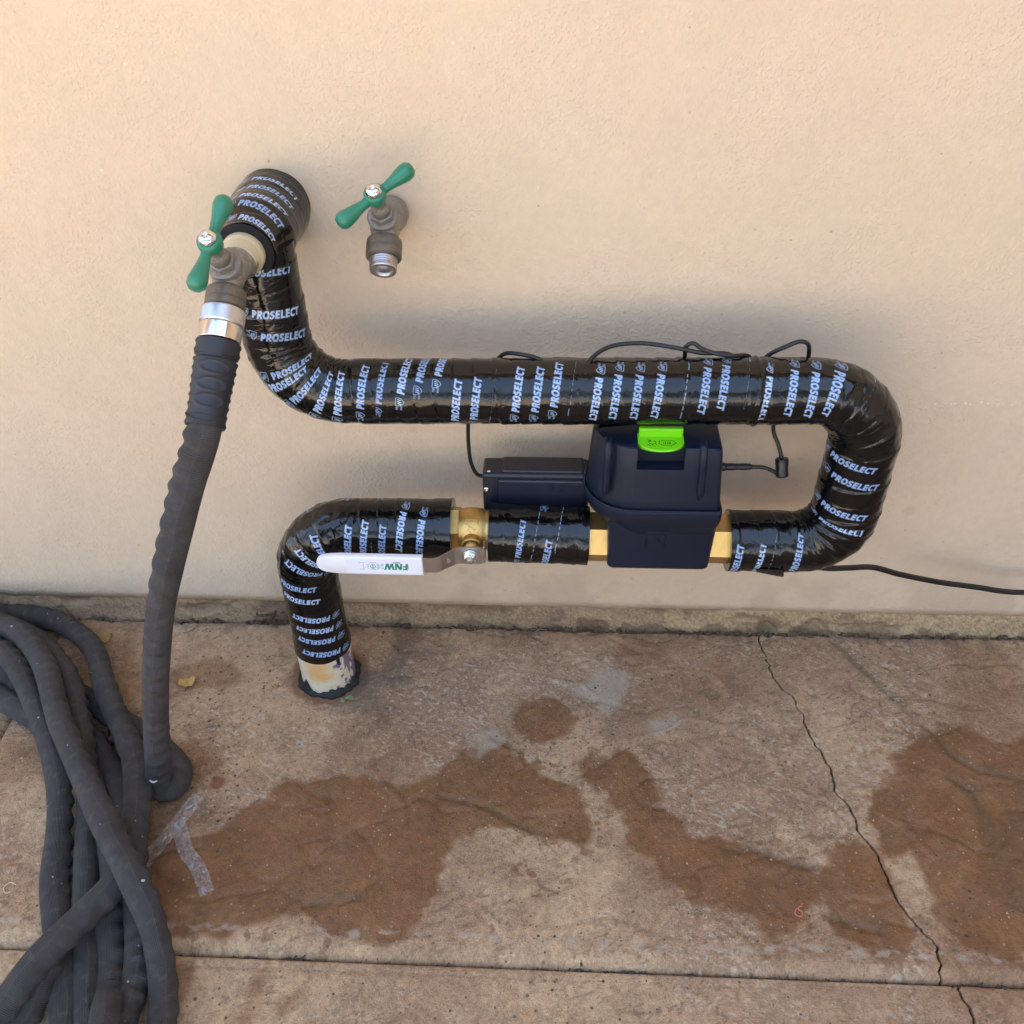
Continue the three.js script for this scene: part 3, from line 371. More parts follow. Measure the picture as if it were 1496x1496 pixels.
// ---------------------------------------------------------------- ball valve
const brassMap = dataTex(256, 256, (i, j) => { const k = .85 + .25 * fbm(i / 30, j / 30, 3) + .08 * (h2(i, j) - .5); return [.78 * k, .50 * k, .17 * k]; }, true);
const matBrass = std({ map: brassMap, metalness: 1, roughness: .36, bumpMap: withRepeat(grainTex, 1, 1), bumpScale: .0004 });
const matSteel = std({ color: lin(.52, .51, .5), metalness: 1, roughness: .34, bumpMap: withRepeat(grainTex, 1, .2), bumpScale: .0002 });
const matChrome = std({ color: lin(.75, .75, .76), metalness: 1, roughness: .12 });
const matGrip = std({ color: lin(.80, .79, .82), roughness: .42 });
const valve = thing('ball_valve', 'brass ball valve with a white handled steel lever between the taped pipes', 'valve');
{
  const along = g => { g.rotateZ(-Math.PI / 2); return g; };   // lathe axis y -> x
  const body = along(lathe([[0, -.03], [.0225, -.03], [.0235, -.0285], [.0235, -.016], [.0225, -.0145], [.0235, -.013], [.0255, -.006], [.0258, .004], [.0252, .010], [.0238, .0145], [.0225, .016], [.0230, .018], [.0230, .030], [0, .030]], 64)).translate(-.096, .2525, Z);
  const hx = hex(.0275, .013).rotateY(Math.PI / 2).translate(-.1215, .2525, Z);
  part('body', merge([body, hx]), matBrass, valve);
  // raised cast panel on the upper front of the body with a rim
  const ps = new THREE.Shape(); const rr = (sh, w, h, r) => { sh.moveTo(-w + r, -h); sh.lineTo(w - r, -h); sh.quadraticCurveTo(w, -h, w, -h + r); sh.lineTo(w, h - r); sh.quadraticCurveTo(w, h, w - r, h); sh.lineTo(-w + r, h); sh.quadraticCurveTo(-w, h, -w, h - r); sh.lineTo(-w, -h + r); sh.quadraticCurveTo(-w, -h, -w + r, -h); };
  rr(ps, .0085, .0125, .003); const ph = new THREE.Path(); rr(ph, .0076, .0116, .0026); ps.holes.push(ph);
  const wrapOn = (g, R) => { const p = g.attributes.position; for (let i = 0; i < p.count; i++) { const x = p.getX(i), y = p.getY(i), d = p.getZ(i); const a = y / R + .72; p.setXYZ(i, -.0945 + x, .2525 + (R + d) * Math.sin(a), Z + (R + d) * Math.cos(a)); } g.computeVertexNormals(); return g; };
  part('cast_panel', wrapOn(new THREE.ExtrudeGeometry(ps, { depth: .0008, bevelEnabled: false, curveSegments: 6 }), .0259), matBrass, valve);
  const marks = []; const r = rng(9); for (const [x, y, w, h, t] of [[-.004, .009, .006, .0011, 0], [.004, .0088, .004, .0011, 0], [-.0045, .006, .003, .001, .3], [-.002, .003, .005, .001, -.7], [.002, .001, .005, .001, -.7], [.004, -.001, .0035, .001, .8], [-.003, -.001, .0035, .001, .8], [0, -.004, .005, .001, -.7]]) marks.push(wrapOn(new THREE.BoxGeometry(w, h, .0009, 4, 1, 1).rotateZ(t).translate(x, y, 0), .0262)); part('cast_marks', merge(marks), matBrass, valve);
  // stem boss, stem, lever
  part('stem_boss', lathe([[0, -.012], [.0125, -.012], [.0125, .006], [.0115, .0075], [.010, .0075], [.010, .005], [.0075, .005], [.0075, .016], [0, .016]], 40).rotateX(Math.PI / 2).translate(-.0935, .2530, Z + .024), matBrass, valve);
  const lever = part('lever', (() => { // flat steel strip bent outwards, rounded at the pivot
    const sh = new THREE.Shape(); sh.moveTo(.0135, -.011); sh.quadraticCurveTo(.0175, 0, .0135, .0115); sh.lineTo(-.004, .0115); sh.lineTo(-.02, .010); sh.lineTo(-.06, .0095); sh.lineTo(-.155, .0095); sh.lineTo(-.155, -.0095); sh.lineTo(-.06, -.0095); sh.lineTo(-.02, -.0105); sh.lineTo(-.004, -.0125); sh.closePath();
    const g = new THREE.ExtrudeGeometry(sh, { depth: .0022, bevelThickness: .0003, bevelSize: .0003, bevelSegments: 1, curveSegments: 12 }); return g; })(), matSteel, valve);
  { // subdivide along x by rebuilding as a bent strip
    const pts = [[.016, 0], [-.010, 0], [-.016, .0015], [-.034, .0165], [-.040, .018], [-.16, .0185]]; const half = x => x > .012 ? mix(.011, .008, (x - .012) / .004) : x > -.006 ? .0118 : x > -.036 ? mix(.0098, .0118, (x + .036) / .03) : .0095;
    const prof = []; for (let i = 0; i < pts.length - 1; i++) for (let k = 0; k < 8; k++) { const t = k / 8; prof.push([mix(pts[i][0], pts[i + 1][0], t), mix(pts[i][1], pts[i + 1][1], t)]); } prof.push(pts[pts.length - 1]);
    const pos = [], idx = []; for (const [x, z] of prof) { const h = half(x); const th = .0011; for (const [y, dz] of [[-h, -th], [-h, th], [h, th], [h, -th]]) pos.push(-.0935 + x, .2530 + y, .1445 + z + dz); }
    for (let i = 0; i < prof.length - 1; i++) for (let k = 0; k < 4; k++) { const a = i * 4 + k, b = i * 4 + (k + 1) % 4; idx.push(a, a + 4, b, b, a + 4, b + 4); } idx.push(0, 1, 2, 0, 2, 3); const e = (prof.length - 1) * 4; idx.push(e, e + 2, e + 1, e, e + 3, e + 2);
    const g = new THREE.BufferGeometry(); g.setAttribute('position', new THREE.Float32BufferAttribute(pos, 3)); g.setIndex(idx); const c = toCreasedNormals(g, .6); c.setAttribute('uv', new THREE.Float32BufferAttribute(new Float32Array(c.attributes.position.count * 2), 2)); const p = c.attributes.position, u = c.attributes.uv; for (let i = 0; i < p.count; i++) u.setXY(i, p.getX(i) * 8, p.getY(i) * 8);
    const tab = rbox(.0022, .022, .012, .0006, -.0785, .254, .1395); lever.geometry = merge([c, tab, new THREE.CylinderGeometry(.0035, .0035, .0022, 16).rotateX(Math.PI / 2).translate(-.118, .253, .1535)]);
  }
  // white vinyl grip with the maker's print, upside down as it hangs
  const gs = new THREE.Shape(); gs.moveTo(.052, -.0112); gs.lineTo(-.028, -.0112); gs.quadraticCurveTo(-.045, -.0108, -.053, -.0085); gs.quadraticCurveTo(-.0605, -.006, -.0605, 0); gs.quadraticCurveTo(-.0605, .0075, -.053, .009); gs.quadraticCurveTo(-.04, .0115, -.025, .0108); gs.lineTo(.052, .0105); gs.closePath();
  const gg = new THREE.ExtrudeGeometry(gs, { depth: .003, bevelThickness: .0022, bevelSize: .0022, bevelSegments: 4, curveSegments: 10 }); const grip = part('grip', toCreasedNormals(gg, .7), matGrip, valve, 'white vinyl lever sleeve with green print'); grip.position.set(-.198, .2535, .1605);
  const art = canvasTex(512, 128, (x, w, h) => { x.fillStyle = '#e6e4ea'; x.fillRect(0, 0, w, h); x.save(); x.translate(w, h); x.rotate(Math.PI); x.fillStyle = '#0f7d63'; x.font = 'bold 74px sans-serif'; x.save(); x.translate(70, 88); x.transform(1.0, 0, -.12, 1, 0, 0); x.lineWidth = 4; x.strokeStyle = '#0f7d63'; x.fillText('FNW', 0, 0); x.strokeText('FNW', 0, 0); x.restore(); x.font = 'bold 22px sans-serif'; x.fillText('IIIIII', 128, 106); x.fillStyle = 'rgba(15,125,99,.75)'; x.lineWidth = 5; x.strokeStyle = '#2a8f77'; x.beginPath(); x.arc(322, 62, 17, 0, 7); x.stroke(); x.fillRect(318, 50, 8, 24); for (const [a, b, l] of [[246, 44, 22], [246, 56, 18], [246, 68, 24], [246, 80, 20], [275, 40, 20], [275, 50, 22], [275, 60, 16], [275, 70, 22], [275, 80, 20], [300, 34, 44], [300, 92, 44], [350, 44, 14], [350, 60, 14], [350, 76, 14]]) x.fillRect(a, b, l, 4); x.fillStyle = 'rgba(70,80,78,.6)'; x.fillRect(378, 34, 42, 3); x.fillRect(378, 92, 42, 3); x.fillRect(386, 40, 3, 48); x.fillRect(72, 40, 3, 30); x.restore(); });
  const dec = part('print', new THREE.PlaneGeometry(.080, .0205), std({ map: art, roughness: .45 }), grip, 'green lettering upside down'); dec.position.set(.010, -.0003, .00525);
  // nut and bolt at the pivot
  const nut = part('pivot_nut', merge([lathe([[0, 0], [.0088, 0], [.0092, .0008], [.0088, .0016], [0, .0016]], 32).rotateX(Math.PI / 2), hex(.0066, .0055, .0007).translate(0, 0, .0015)]), matChrome, valve); nut.position.set(-.0935, .2530, .1460); nut.rotation.z = .2;
  part('stud', lathe([[0, 0], [.0032, 0], [.0032, .003], [.0026, .0036], [0, .0036]], 20).rotateX(Math.PI / 2).translate(0, 0, .0065), matSteel, nut);
}

// ---------------------------------------------------------------- meter / leak controller
const matBlue = std({ color: lin(.0065, .0110, .025), ior: 1.42, roughness: .3, bumpMap: withRepeat(grainTex, 2, 2), bumpScale: .00025 });
const matBlueDark = std({ color: lin(.006, .007, .010), roughness: .4 });
const meter = thing('water_meter', 'dark blue plastic water meter box with a lime green tab and brass unions', 'water meter');
function outline(xL, xR, zB, zF, rBig, rSmall) { const pts = []; const arc = (cx, cz, r, a0, a1, n) => { for (let k = 0; k <= n; k++) { const a = mix(a0, a1, k / n); pts.push([cx + r * Math.cos(a), cz + r * Math.sin(a)]); } }; const P = Math.PI;
  const line = n => { const a = pts[pts.length - 1]; return b => { for (let k = 1; k < n; k++) pts.push([mix(a[0], b[0], k / n), mix(a[1], b[1], k / n)]); }; };
  const corners = [[xR - rSmall, zF - rSmall, rSmall, P / 2, 0, 8], [xR - rSmall, zB + rSmall, rSmall, 0, -P / 2, 8], [xL + rBig, zB + rBig, rBig, -P / 2, -P, 20], [xL + rBig, zF - rBig, rBig, P, P / 2, 20]];
  for (const c of corners) arc(...c); return pts; }
function loft(sections) { // [[outline points, y]] closed top and bottom
  const n = sections[0][0].length, pos = [], idx = []; for (const [o, y] of sections) for (const [x, z] of o) pos.push(x, y, z);
  for (let s = 0; s < sections.length - 1; s++) for (let i = 0; i < n; i++) { const a = s * n + i, b = s * n + (i + 1) % n; idx.push(a, a + n, b, b, a + n, b + n); }
  const cap = (s, flip) => { const [o, y] = sections[s]; let cx = 0, cz = 0; for (const [x, z] of o) { cx += x / n; cz += z / n; } const c = pos.length / 3; pos.push(cx, y, cz); for (let i = 0; i < n; i++) { const a = s * n + i, b = s * n + (i + 1) % n; flip ? idx.push(a, b, c) : idx.push(b, a, c); } }; cap(0, true); cap(sections.length - 1, false);
  let vol = 0; for (let i = 0; i < idx.length; i += 3) { const [a, b, c] = [idx[i] * 3, idx[i + 1] * 3, idx[i + 2] * 3]; vol += pos[a] * (pos[b + 1] * pos[c + 2] - pos[b + 2] * pos[c + 1]) + pos[a + 1] * (pos[b + 2] * pos[c] - pos[b] * pos[c + 2]) + pos[a + 2] * (pos[b] * pos[c + 1] - pos[b + 1] * pos[c]); } if (vol < 0) for (let i = 0; i < idx.length; i += 3) { const q = idx[i + 1]; idx[i + 1] = idx[i + 2]; idx[i + 2] = q; }
  const g = new THREE.BufferGeometry(); g.setAttribute('position', new THREE.Float32BufferAttribute(pos, 3)); g.setIndex(idx); const c = toCreasedNormals(g, .5); c.setAttribute('uv', new THREE.Float32BufferAttribute(new Float32Array(c.attributes.position.count * 2).map((_, i) => c.attributes.position.array[(i >> 1) * 3 + (i & 1)] * 10), 2)); return c; }
{
  const Y0 = .2275, YR = .3165;
  // lower housing
  const low = []; for (const [y, e] of [[Y0, .004], [Y0 + .001, .0018], [Y0 + .004, 0], [.262, -.0006], [.285, -.001], [.298, -.0012]]) low.push([outline(.0575 + e, .1695 - e + (y - Y0) * .03, .052 + e, .1350 - e, .006, .006), y]);
  part('housing', loft(low), matBlue, meter);
  // flared collar that the lid sits on, round at the left end, tapering down to the housing
  const col = []; for (const [y, xl, zf, rb] of [[.281, .060, .1365, .03], [.289, .046, .1385, .04], [.298, .0335, .1415, .05], [.306, .0295, .1432, .0535], [YR - .003, .0285, .1440, .0545], [YR - .001, .0288, .1438, .054], [YR, .0300, .1425, .053]]) col.push([outline(xl, mix(.1705, .1745, sstep(.281, .306, y)), .032, zf, rb, .006), y]);
  part('collar', loft(col), matBlue, meter);
  // lid with the notch cut out of its front
  const lidS = []; for (const [y, e] of [[YR - .001, .0035], [YR + .0015, .0030], [.33, .0042], [.36, .0066], [.386, .0088], [.3895, .0098], [.3912, .0118], [.3918, .0145]]) lidS.push([outline(.0285 + e, .1745 - e * .75, .034 + e, .1430 - e * .9, .0535 - e * .3, .007), y]);
  let lidG = loft(lidS);
  const notch = new Brush(new THREE.BoxGeometry(.0480, .040, .034).translate(.1055, .3870, .1375)); notch.updateMatrixWorld(); const lidB = new Brush(lidG); lidB.updateMatrixWorld(); const ev = new Evaluator(); ev.attributes = ['position', 'normal', 'uv']; ev.useGroups = false; const cut = ev.evaluate(lidB, notch, SUBTRACTION);
  const lid = part('lid', toCreasedNormals(cut.geometry, .5), matBlue, meter);
  // bead where lid and collar meet
  part('bead', sweep([...outline(.0305, .1728, .034, .1424, .0525, .006), outline(.0305, .1728, .034, .1424, .0525, .006)[0]].map(([x, z]) => V(x, YR + .0008, z)), () => .0011, V(0, 1, 0), 8, { caps: false }), matBlue, meter);
  // two upright ribs on the lid's front
  for (const [x0, x1] of [[.0520, .0510], [.1478, .1492]]) { const zf = y => .1430 - .9 * mix(.0032, .0088, (y - .318) / .068) + .0004 - (x0 < .08 ? .0042 : 0); part('rib', sweep(dense([[x1, .330, zf(.330) - .001], [(x0 + x1) / 2, .358, zf(.358)], [x0, .384, zf(.384)], [x0, .3915, zf(.39) - .004], [x0, .3925, zf(.39) - .012]], .0015), (s, th, t) => .0042 * Math.min(1, .25 + t * 6) , V(0, 0, 1), 20), matBlue, lid); }
  // arrowed latch on the housing
  const latch = part('latch', merge([rbox(.0225, .0016, .0016, .0006, 0, .0095, 0), rbox(.0012, .010, .0014, .0005, -.0108, .005, 0), rbox(.0012, .010, .0014, .0005, .0108, .005, 0)]), matBlue, meter); latch.position.set(.1085, .2745, .1368);
  for (const s of [-1, 1]) { const sl = part('slot', rbox(.0011, .014, .0012, .0004, s * .0108, -.0075, .0001), matBlueDark, latch); }
  const ar = new THREE.Shape(); ar.moveTo(-.0045, 0); ar.lineTo(.0045, 0); ar.lineTo(0, .005); ar.closePath(); part('arrow', new THREE.ExtrudeGeometry(ar, { depth: .0006, bevelThickness: .0003, bevelSize: .0003, bevelSegments: 1 }).translate(0, -.005, -.0003), matBlue, latch);
  // lime tab in the notch: upright back and a slanted lens shaped face with a black mark
  const lime = std({ color: lin(.19, .66, .008), roughness: .38 });
  const ts = new THREE.Shape(); ts.moveTo(-.0225, -.013); ts.lineTo(.0225, -.013); ts.lineTo(.0225, .0); ts.bezierCurveTo(.016, .0155, -.016, .0155, -.0225, .0); ts.closePath();   // seen from above, rounded towards the viewer
  const tab = part('tab', (() => { const g = new THREE.ExtrudeGeometry(ts, { depth: .004, bevelThickness: .0012, bevelSize: .0010, bevelSegments: 3, curveSegments: 24 }); g.rotateX(Math.PI / 2); g.translate(0, .004, 0); const p = g.attributes.position; for (let i = 0; i < p.count; i++) if (p.getY(i) < .004) { p.setZ(i, p.getZ(i) - Math.max(0, p.getZ(i)) * .35); } return toCreasedNormals(g, .7); })(), lime, meter, 'lime green tab with a small black mark'); tab.position.set(.1055, .3868, .1225); tab.rotation.x = .16;
  const riserTab = rbox(.045, .014, .006, .002, 0, .009, -.011); part('tab_back', riserTab, lime, tab);
  const mark = canvasTex(256, 128, (x, w, h) => { x.fillStyle = '#77d60a'; x.fillRect(0, 0, w, h); x.strokeStyle = '#12240a'; x.fillStyle = '#12240a'; x.lineWidth = 5; x.beginPath(); x.moveTo(116, 40); x.lineTo(200, 34); x.lineTo(226, 60); x.lineTo(192, 88); x.lineTo(130, 84); x.lineTo(112, 64); x.closePath(); x.stroke(); x.font = 'bold 30px sans-serif'; x.fillText('H20', 138, 72); x.lineWidth = 6; for (const [a, b, c, d] of [[40, 30, 62, 52], [62, 30, 44, 56], [78, 40, 92, 60], [48, 66, 74, 90], [74, 64, 96, 84], [36, 84, 56, 96]]) { x.beginPath(); x.moveTo(a, b); x.quadraticCurveTo((a + c) / 2 + 6, (b + d) / 2 - 8, c, d); x.stroke(); } });
  const lens = (() => { const pts = []; const n = 40; const pos = [], uv = [], idx = []; pos.push(0, 0, 0); uv.push(.5, .5); for (let i = 0; i <= n; i++) { const a = i / n * 2 * Math.PI; pos.push(.0200 * Math.cos(a), 0, -.0085 * Math.sin(a)); uv.push(.5 + .5 * Math.cos(a), .5 + .5 * Math.sin(a)); if (i) idx.push(0, i, i + 1); } const g = new THREE.BufferGeometry(); g.setAttribute('position', new THREE.Float32BufferAttribute(pos, 3)); g.setAttribute('uv', new THREE.Float32BufferAttribute(uv, 2)); g.setIndex(idx); g.computeVertexNormals(); return g; })();
  part('tab_face', lens, std({ map: mark, roughness: .4 }), tab).position.set(0, .0054, .0010);
  // side module behind the sleeve
  const sm = part('side_module', merge([rbox(.120, .056, .034, .004, -.024, .2835, .0560), rbox(.100, .044, .006, .0025, -.016, .2835, .0735), rbox(.092, .006, .028, .0025, -.016, .3112, .055)]), std({ color: lin(.012, .0145, .026), roughness: .36 }), meter, 'long dark blue battery module beside the lid');
  for (const [x, y, z] of [[-.0765, .3095, .068], [-.0795, .2905, .0732]]) part('screw', lathe([[0, 0], [.0032, 0], [.0030, .0012], [.0018, .0019], [.0006, .0015], [0, .0004]], 20).rotateX(Math.PI / 2 - (y > .3 ? .7 : 0)).translate(x, y, z), matChrome, sm);
  const em = []; for (const [x, y, w, h, t] of [[-.008, .299, .006, .001, .6], [-.0045, .296, .001, .008, 0], [.004, .3005, .008, .001, 0], [.006, .2965, .0105, .001, .75], [.0045, .2925, .008, .001, 0]]) em.push(new THREE.BoxGeometry(w, h, .0007).rotateZ(t).translate(x, y, .0766)); part('embossed_mark', merge(em), matBlue, sm);
  // brass unions
  for (const [x, l] of [[.036, .024], [.1685, .028]]) part('union', merge([hex(.0285, l, .0016).rotateZ(Math.PI / 6 + .08).rotateY(Math.PI / 2).translate(x, .2455, Z)]), std({ map: brassMap, metalness: .9, roughness: .4, bumpMap: withRepeat(grainTex, 1, 1), bumpScale: .0004 }), meter, 'hexagonal brass union');
}

// ---------------------------------------------------------------- hose bibs
const bronzeMap = dataTex(256, 256, (i, j) => { const n = fbm(i / 22, j / 22, 4), m = fbm(i / 9 + 40, j / 9, 3); const k = .8 + .4 * n; let c = [.27 * k, .245 * k, .21 * k]; c = c.map((v, q) => mix(v, [.42, .38, .30][q], .5 * sstep(.5, .75, m))); return c.map((v, q) => mix(v, [.20, .12, .07][q], .3 * sstep(.6, .75, fbm(i / 30 + 9, j / 14, 3)))); }, true);
const matBronze = std({ map: bronzeMap, metalness: .5, roughness: .45, bumpMap: withRepeat(grainTex, .5, .5), bumpScale: .0004 });
const matBronzeDark = std({ color: lin(.17, .145, .11), metalness: .6, roughness: .42, bumpMap: withRepeat(grainTex, .4, .4), bumpScale: .0004 });
const matGreen = std({ color: lin(.012, .19, .10), roughness: .3, clearcoat: .4, clearcoatRoughness: .25, bumpMap: withRepeat(grainTex, .4, .4), bumpScale: .0003 });
function hoseBib(label, pos, rotZ, handleTurn) {
  const b = thing('hose_bib', label, 'tap', pos, 'garden taps on the wall'); delete b.userData.group; b.rotation.z = rotZ;
  const stem = V(0, .80, .60), spout = V(0, -.574, .819).normalize(); const c = V(0, .003, .047);
  part('inlet', lathe([[0, -.02], [.0105, -.02], [.0105, .004], [.0165, .006], [.0172, .009], [.0172, .020], [.0160, .023], [.0135, .030], [.0130, .042], [0, .042]], 40).rotateX(Math.PI / 2), matBronze, b);
  const body = new THREE.SphereGeometry(.0155, 32, 20); body.translate(c.x, c.y, c.z);
  const neck = aim(lathe([[0, -.004], [.0150, -.004], [.0145, .006], [.0125, .014], [.0125, .030], [0, .030]], 36), c, spout);
  const bon = aim(lathe([[0, -.002], [.0145, -.002], [.0140, .008], [.0150, .0095], [.0150, .015], [.0135, .0165], [0, .0165]], 36), c, stem);
  part('body', merge([body, neck, bon]), matBronze, b);
  const nut = part('packing_nut', aim(merge([hex(.0118, .007, .001).rotateX(-Math.PI / 2), lathe([[0, .006], [.0088, .006], [.0084, .013], [.0070, .016], [.0044, .0165], [.0044, .030], [0, .030]], 30)]), c.clone().addScaledVector(stem, .016), stem), matBronze, b);
  // tee handle: hub and two drop shaped arms
  const hc = c.clone().addScaledVector(stem, .049); const u = V(1, 0, 0), w = V(0, stem.z, -stem.y); const d = u.clone().multiplyScalar(Math.cos(handleTurn)).addScaledVector(w, Math.sin(handleTurn));
  const hub = aim(lathe([[0, -.008], [.0075, -.008], [.0100, -.004], [.0108, .001], [.0100, .005], [.0080, .0068], [0, .0068]], 36), hc, stem); const arms = [-1, 1].map(s => aim(lathe([[.0050, 0], [.0046, .009], [.0056, .016], [.0074, .024], [.0084, .030], [.0080, .0350], [.0052, .0385], [0, .0397]], 28), hc.clone().addScaledVector(d, s * .0045), d.clone().multiplyScalar(s)));
  const h = part('handle', merge([hub, ...arms]), matGreen, b, 'green enamelled tee handle');
  part('screw', aim(lathe([[0, 0], [.0076, 0], [.0076, .0018], [.0060, .0045], [.0034, .0058], [.0016, .0060], [.0012, .0046], [0, .0044]], 30), hc.clone().addScaledVector(stem, .0065), stem), matChrome, h);
  // vacuum breaker with threaded outlet
  const vb = c.clone().addScaledVector(spout, .017); const vac = part('vacuum_breaker', aim(lathe([[.0125, 0], [.0150, .0004], [.0168, .0022], [.0172, .005], [.0172, .0115], [.0166, .0122], [.0172, .0128], [.0172, .0185], [.0158, .0200], [.0135, .0204], [.0128, .021]], 56), vb, spout), matBronzeDark, b);
  const prof = [[.0128, .0204]]; for (let k = 0; k < 4; k++) prof.push([.0124, .0215 + k * .0022], [.0133, .0224 + k * .0022], [.0124, .0233 + k * .0022]); prof.push([.0131, .0305], [.0131, .0328], [.0122, .0336], [.0088, .0334], [.0078, .030], [.0076, .022], [0, .022]); part('outlet', aim(lathe(prof, 48), vb, spout), matSteel, vac);
  return { b, spout, tip: vb.clone().addScaledVector(spout, .021) };
}
const bib2 = hoseBib('garden tap alone on the wall with an open outlet and green tee handle', [-.169, .5865, 0], 0.03, rad(41));
const bib1 = hoseBib('garden tap on the end of the taped stub with the hose screwed on', [-.2885, .5905, .117], -.01, rad(79));

// ---------------------------------------------------------------- hose
const weave = dataTex(512, 512, (i, j) => { const u = i / 512, v = j / 512; const a = .5 + .25 * Math.sin(u * 6.2832 * 60) + .25 * Math.sin(v * 6.2832 * 64) + .35 * (h2(i, j) - .5) + .5 * (fbm(u * 8, v * 8, 3) - .5); return [a, a, a]; });
const weaveCol = dataTex(1024, 512, (i, j) => { const u = i / 1024, v = j / 512; const k = .75 + .5 * fbm(u * 10, v * 10, 3) + .25 * (h2(i, j) - .5); let c = [.048 * k, .0435 * k, .040 * k]; const dust = sstep(.58, .75, fbm(u * 16 + 4, v * 7, 3)) * .35; c = c.map((x, q) => mix(x, [.095, .082, .07][q], dust)); const sv = Math.abs(v - .58 - .01 * Math.sin(u * 12)); if (sv < .005 && (i % 14) < 9) c = c.map(x => x * 1.35 + .006); return c; }, true);
const matHose = std({ map: weaveCol, roughness: .86, sheen: .15, sheenRoughness: .6, sheenColor: lin(.25, .24, .24), bumpMap: weave, bumpScale: .0006 });
function hoseGeo(pts, seed, r0 = .0142, step = .003) { const path = dense(pts, step); return sweep(path, (s, th) => { const side = Math.cos(th - 1.2 - 1.5 * Math.sin(s * 3 + seed)); const w = Math.sin(6.2832 * (s / .021 + 1.6 * fbm(s * 9 + seed, 2, 2))); return r0 * (1 + .13 * Math.max(0, side) * w * (.4 + vn(s * 11 + seed, 6)) + .06 * Math.cos(2 * th + 2 * fbm(s * 5 + seed, 3, 2) * 5) + .07 * (fbm(s * 26 + seed, Math.cos(th) * 1.5 + 4, 2) - .5)) + .0007 * sstep(.10, 0, Math.abs(th - .5 - .06 * Math.sin(12 * s))); }, V(0, 1, .25).normalize(), 44, { ulen: .11 }); }
const hung = thing('garden_hose', 'black fabric garden hose hanging from the tap to the paving in a tight loop', 'hose', [0, 0, 0]);
const M1 = new THREE.Matrix4(); bib1.b.updateMatrixWorld(true); M1.copy(bib1.b.matrixWorld); const tip = bib1.tip.clone().applyMatrix4(M1); const sp = bib1.spout.clone().transformDirection(M1);
const axis = V(-.298, .505, .272).sub(tip).normalize(); const hoseAxis = sp.clone().multiplyScalar(.35).add(axis).normalize();
{
  // knurled aluminium coupling
  const kn = sweep(Array.from({ length: 34 }, (_, i) => tip.clone().addScaledVector(hoseAxis, -.001 + .0145 * i / 33)), (s, th, t) => .0180 - (t < .06 || t > .94 ? .0008 : 0) + .0008 * Math.abs(Math.sin(s * 1500 + th * 46) * Math.sin(s * 1500 - th * 46)), V(0, 0, 1), 184); part('knurled_ring', kn, std({ color: lin(.72, .72, .73), metalness: 1, roughness: .32 }), hung, 'knurled bright aluminium coupling ring');
  part('ferrule', aim(lathe([[0, .0135], [.0176, .0135], [.0178, .015], [.0178, .0275], [.0174, .029], [0, .029]], 64), tip, hoseAxis), std({ color: lin(.78, .72, .66), metalness: 1, roughness: .2 }), hung);
  const s0 = tip.clone().addScaledVector(hoseAxis, .0285); const endP = V(-.298, .5025, .2705);
  const sleeve2 = dense([s0.toArray(), s0.clone().lerp(endP, .5).toArray(), endP.toArray()], .0008); const LL = s0.distanceTo(endP);
  part('strain_relief', sweep(sleeve2, (s, th, t) => { let r = mix(.0182, .0160, sstep(.0, 1, t)); if (s < .013) r = .0184; else if (s < .016) r -= .0012; if (s > LL - .008) r += .0004; let b = 0; for (const c0 of [.34, .54, .73]) { const dx = (th - .25) / .75, dy = (t - c0) / .072; const q = Math.hypot(dx, dy); b += Math.exp(-Math.pow((q - 1) / .17, 2)); const q2 = Math.hypot((th + 2.6) / .75, dy); b += Math.exp(-Math.pow((q2 - 1) / .17, 2)); } return r + .0011 * Math.min(1, b) + .0009 * Math.max(0, Math.sin(t * 60)) * (Math.abs(Math.abs(th - .25) - 1.45) < .25 ? 1 : 0); }, V(0, 0, 1), 120), std({ color: lin(.020, .021, .026), roughness: .5 }), hung, 'dark rubber strain relief with oval ribs');
  const tubePts = [[-.2965, .512, .267], [-.300, .498, .2725], [-.308, .478, .280], [-.318, .456, .286], [-.344, .390, .299], [-.374, .308, .305], [-.404, .207, .303], [-.424, .133, .298], [-.440, .068, .2925], [-.449, .030, .2915], [-.4460, .0175, .2935], [-.4350, .0160, .2880], [-.4350, .016, .266], [-.457, .0155, .243], [-.478, .0155, .228], [-.498, .015, .220], [-.518, .0145, .203], [-.545, .0145, .189], [-.575, .0145, .170], [-.604, .0145, .155], [-.640, .0145, .146], [-.672, .0145, .150], [-.700, .0145, .134], [-.730, .0145, .116], [-.80, .0145, .086], [-.92, .0145, .08]];
  part('hose_tube', hoseGeo(tubePts, 5, .0138), matHose, hung);
  const lint = sweep(dense([[-.4500, .050, .3050], [-.4455, .0485, .3065], [-.4410, .050, .3052]], .001), (s, th, t) => .0005 + .0005 * Math.sin(t * 3.1), V(0, 1, 0), 8); part('lint', lint, std({ color: lin(.6, .6, .6), roughness: .8 }), hung);
}
const coil = thing('hose_coil', 'heap of loose black fabric hose loops lying on the paving by the wall', 'hose', [0, 0, 0]);
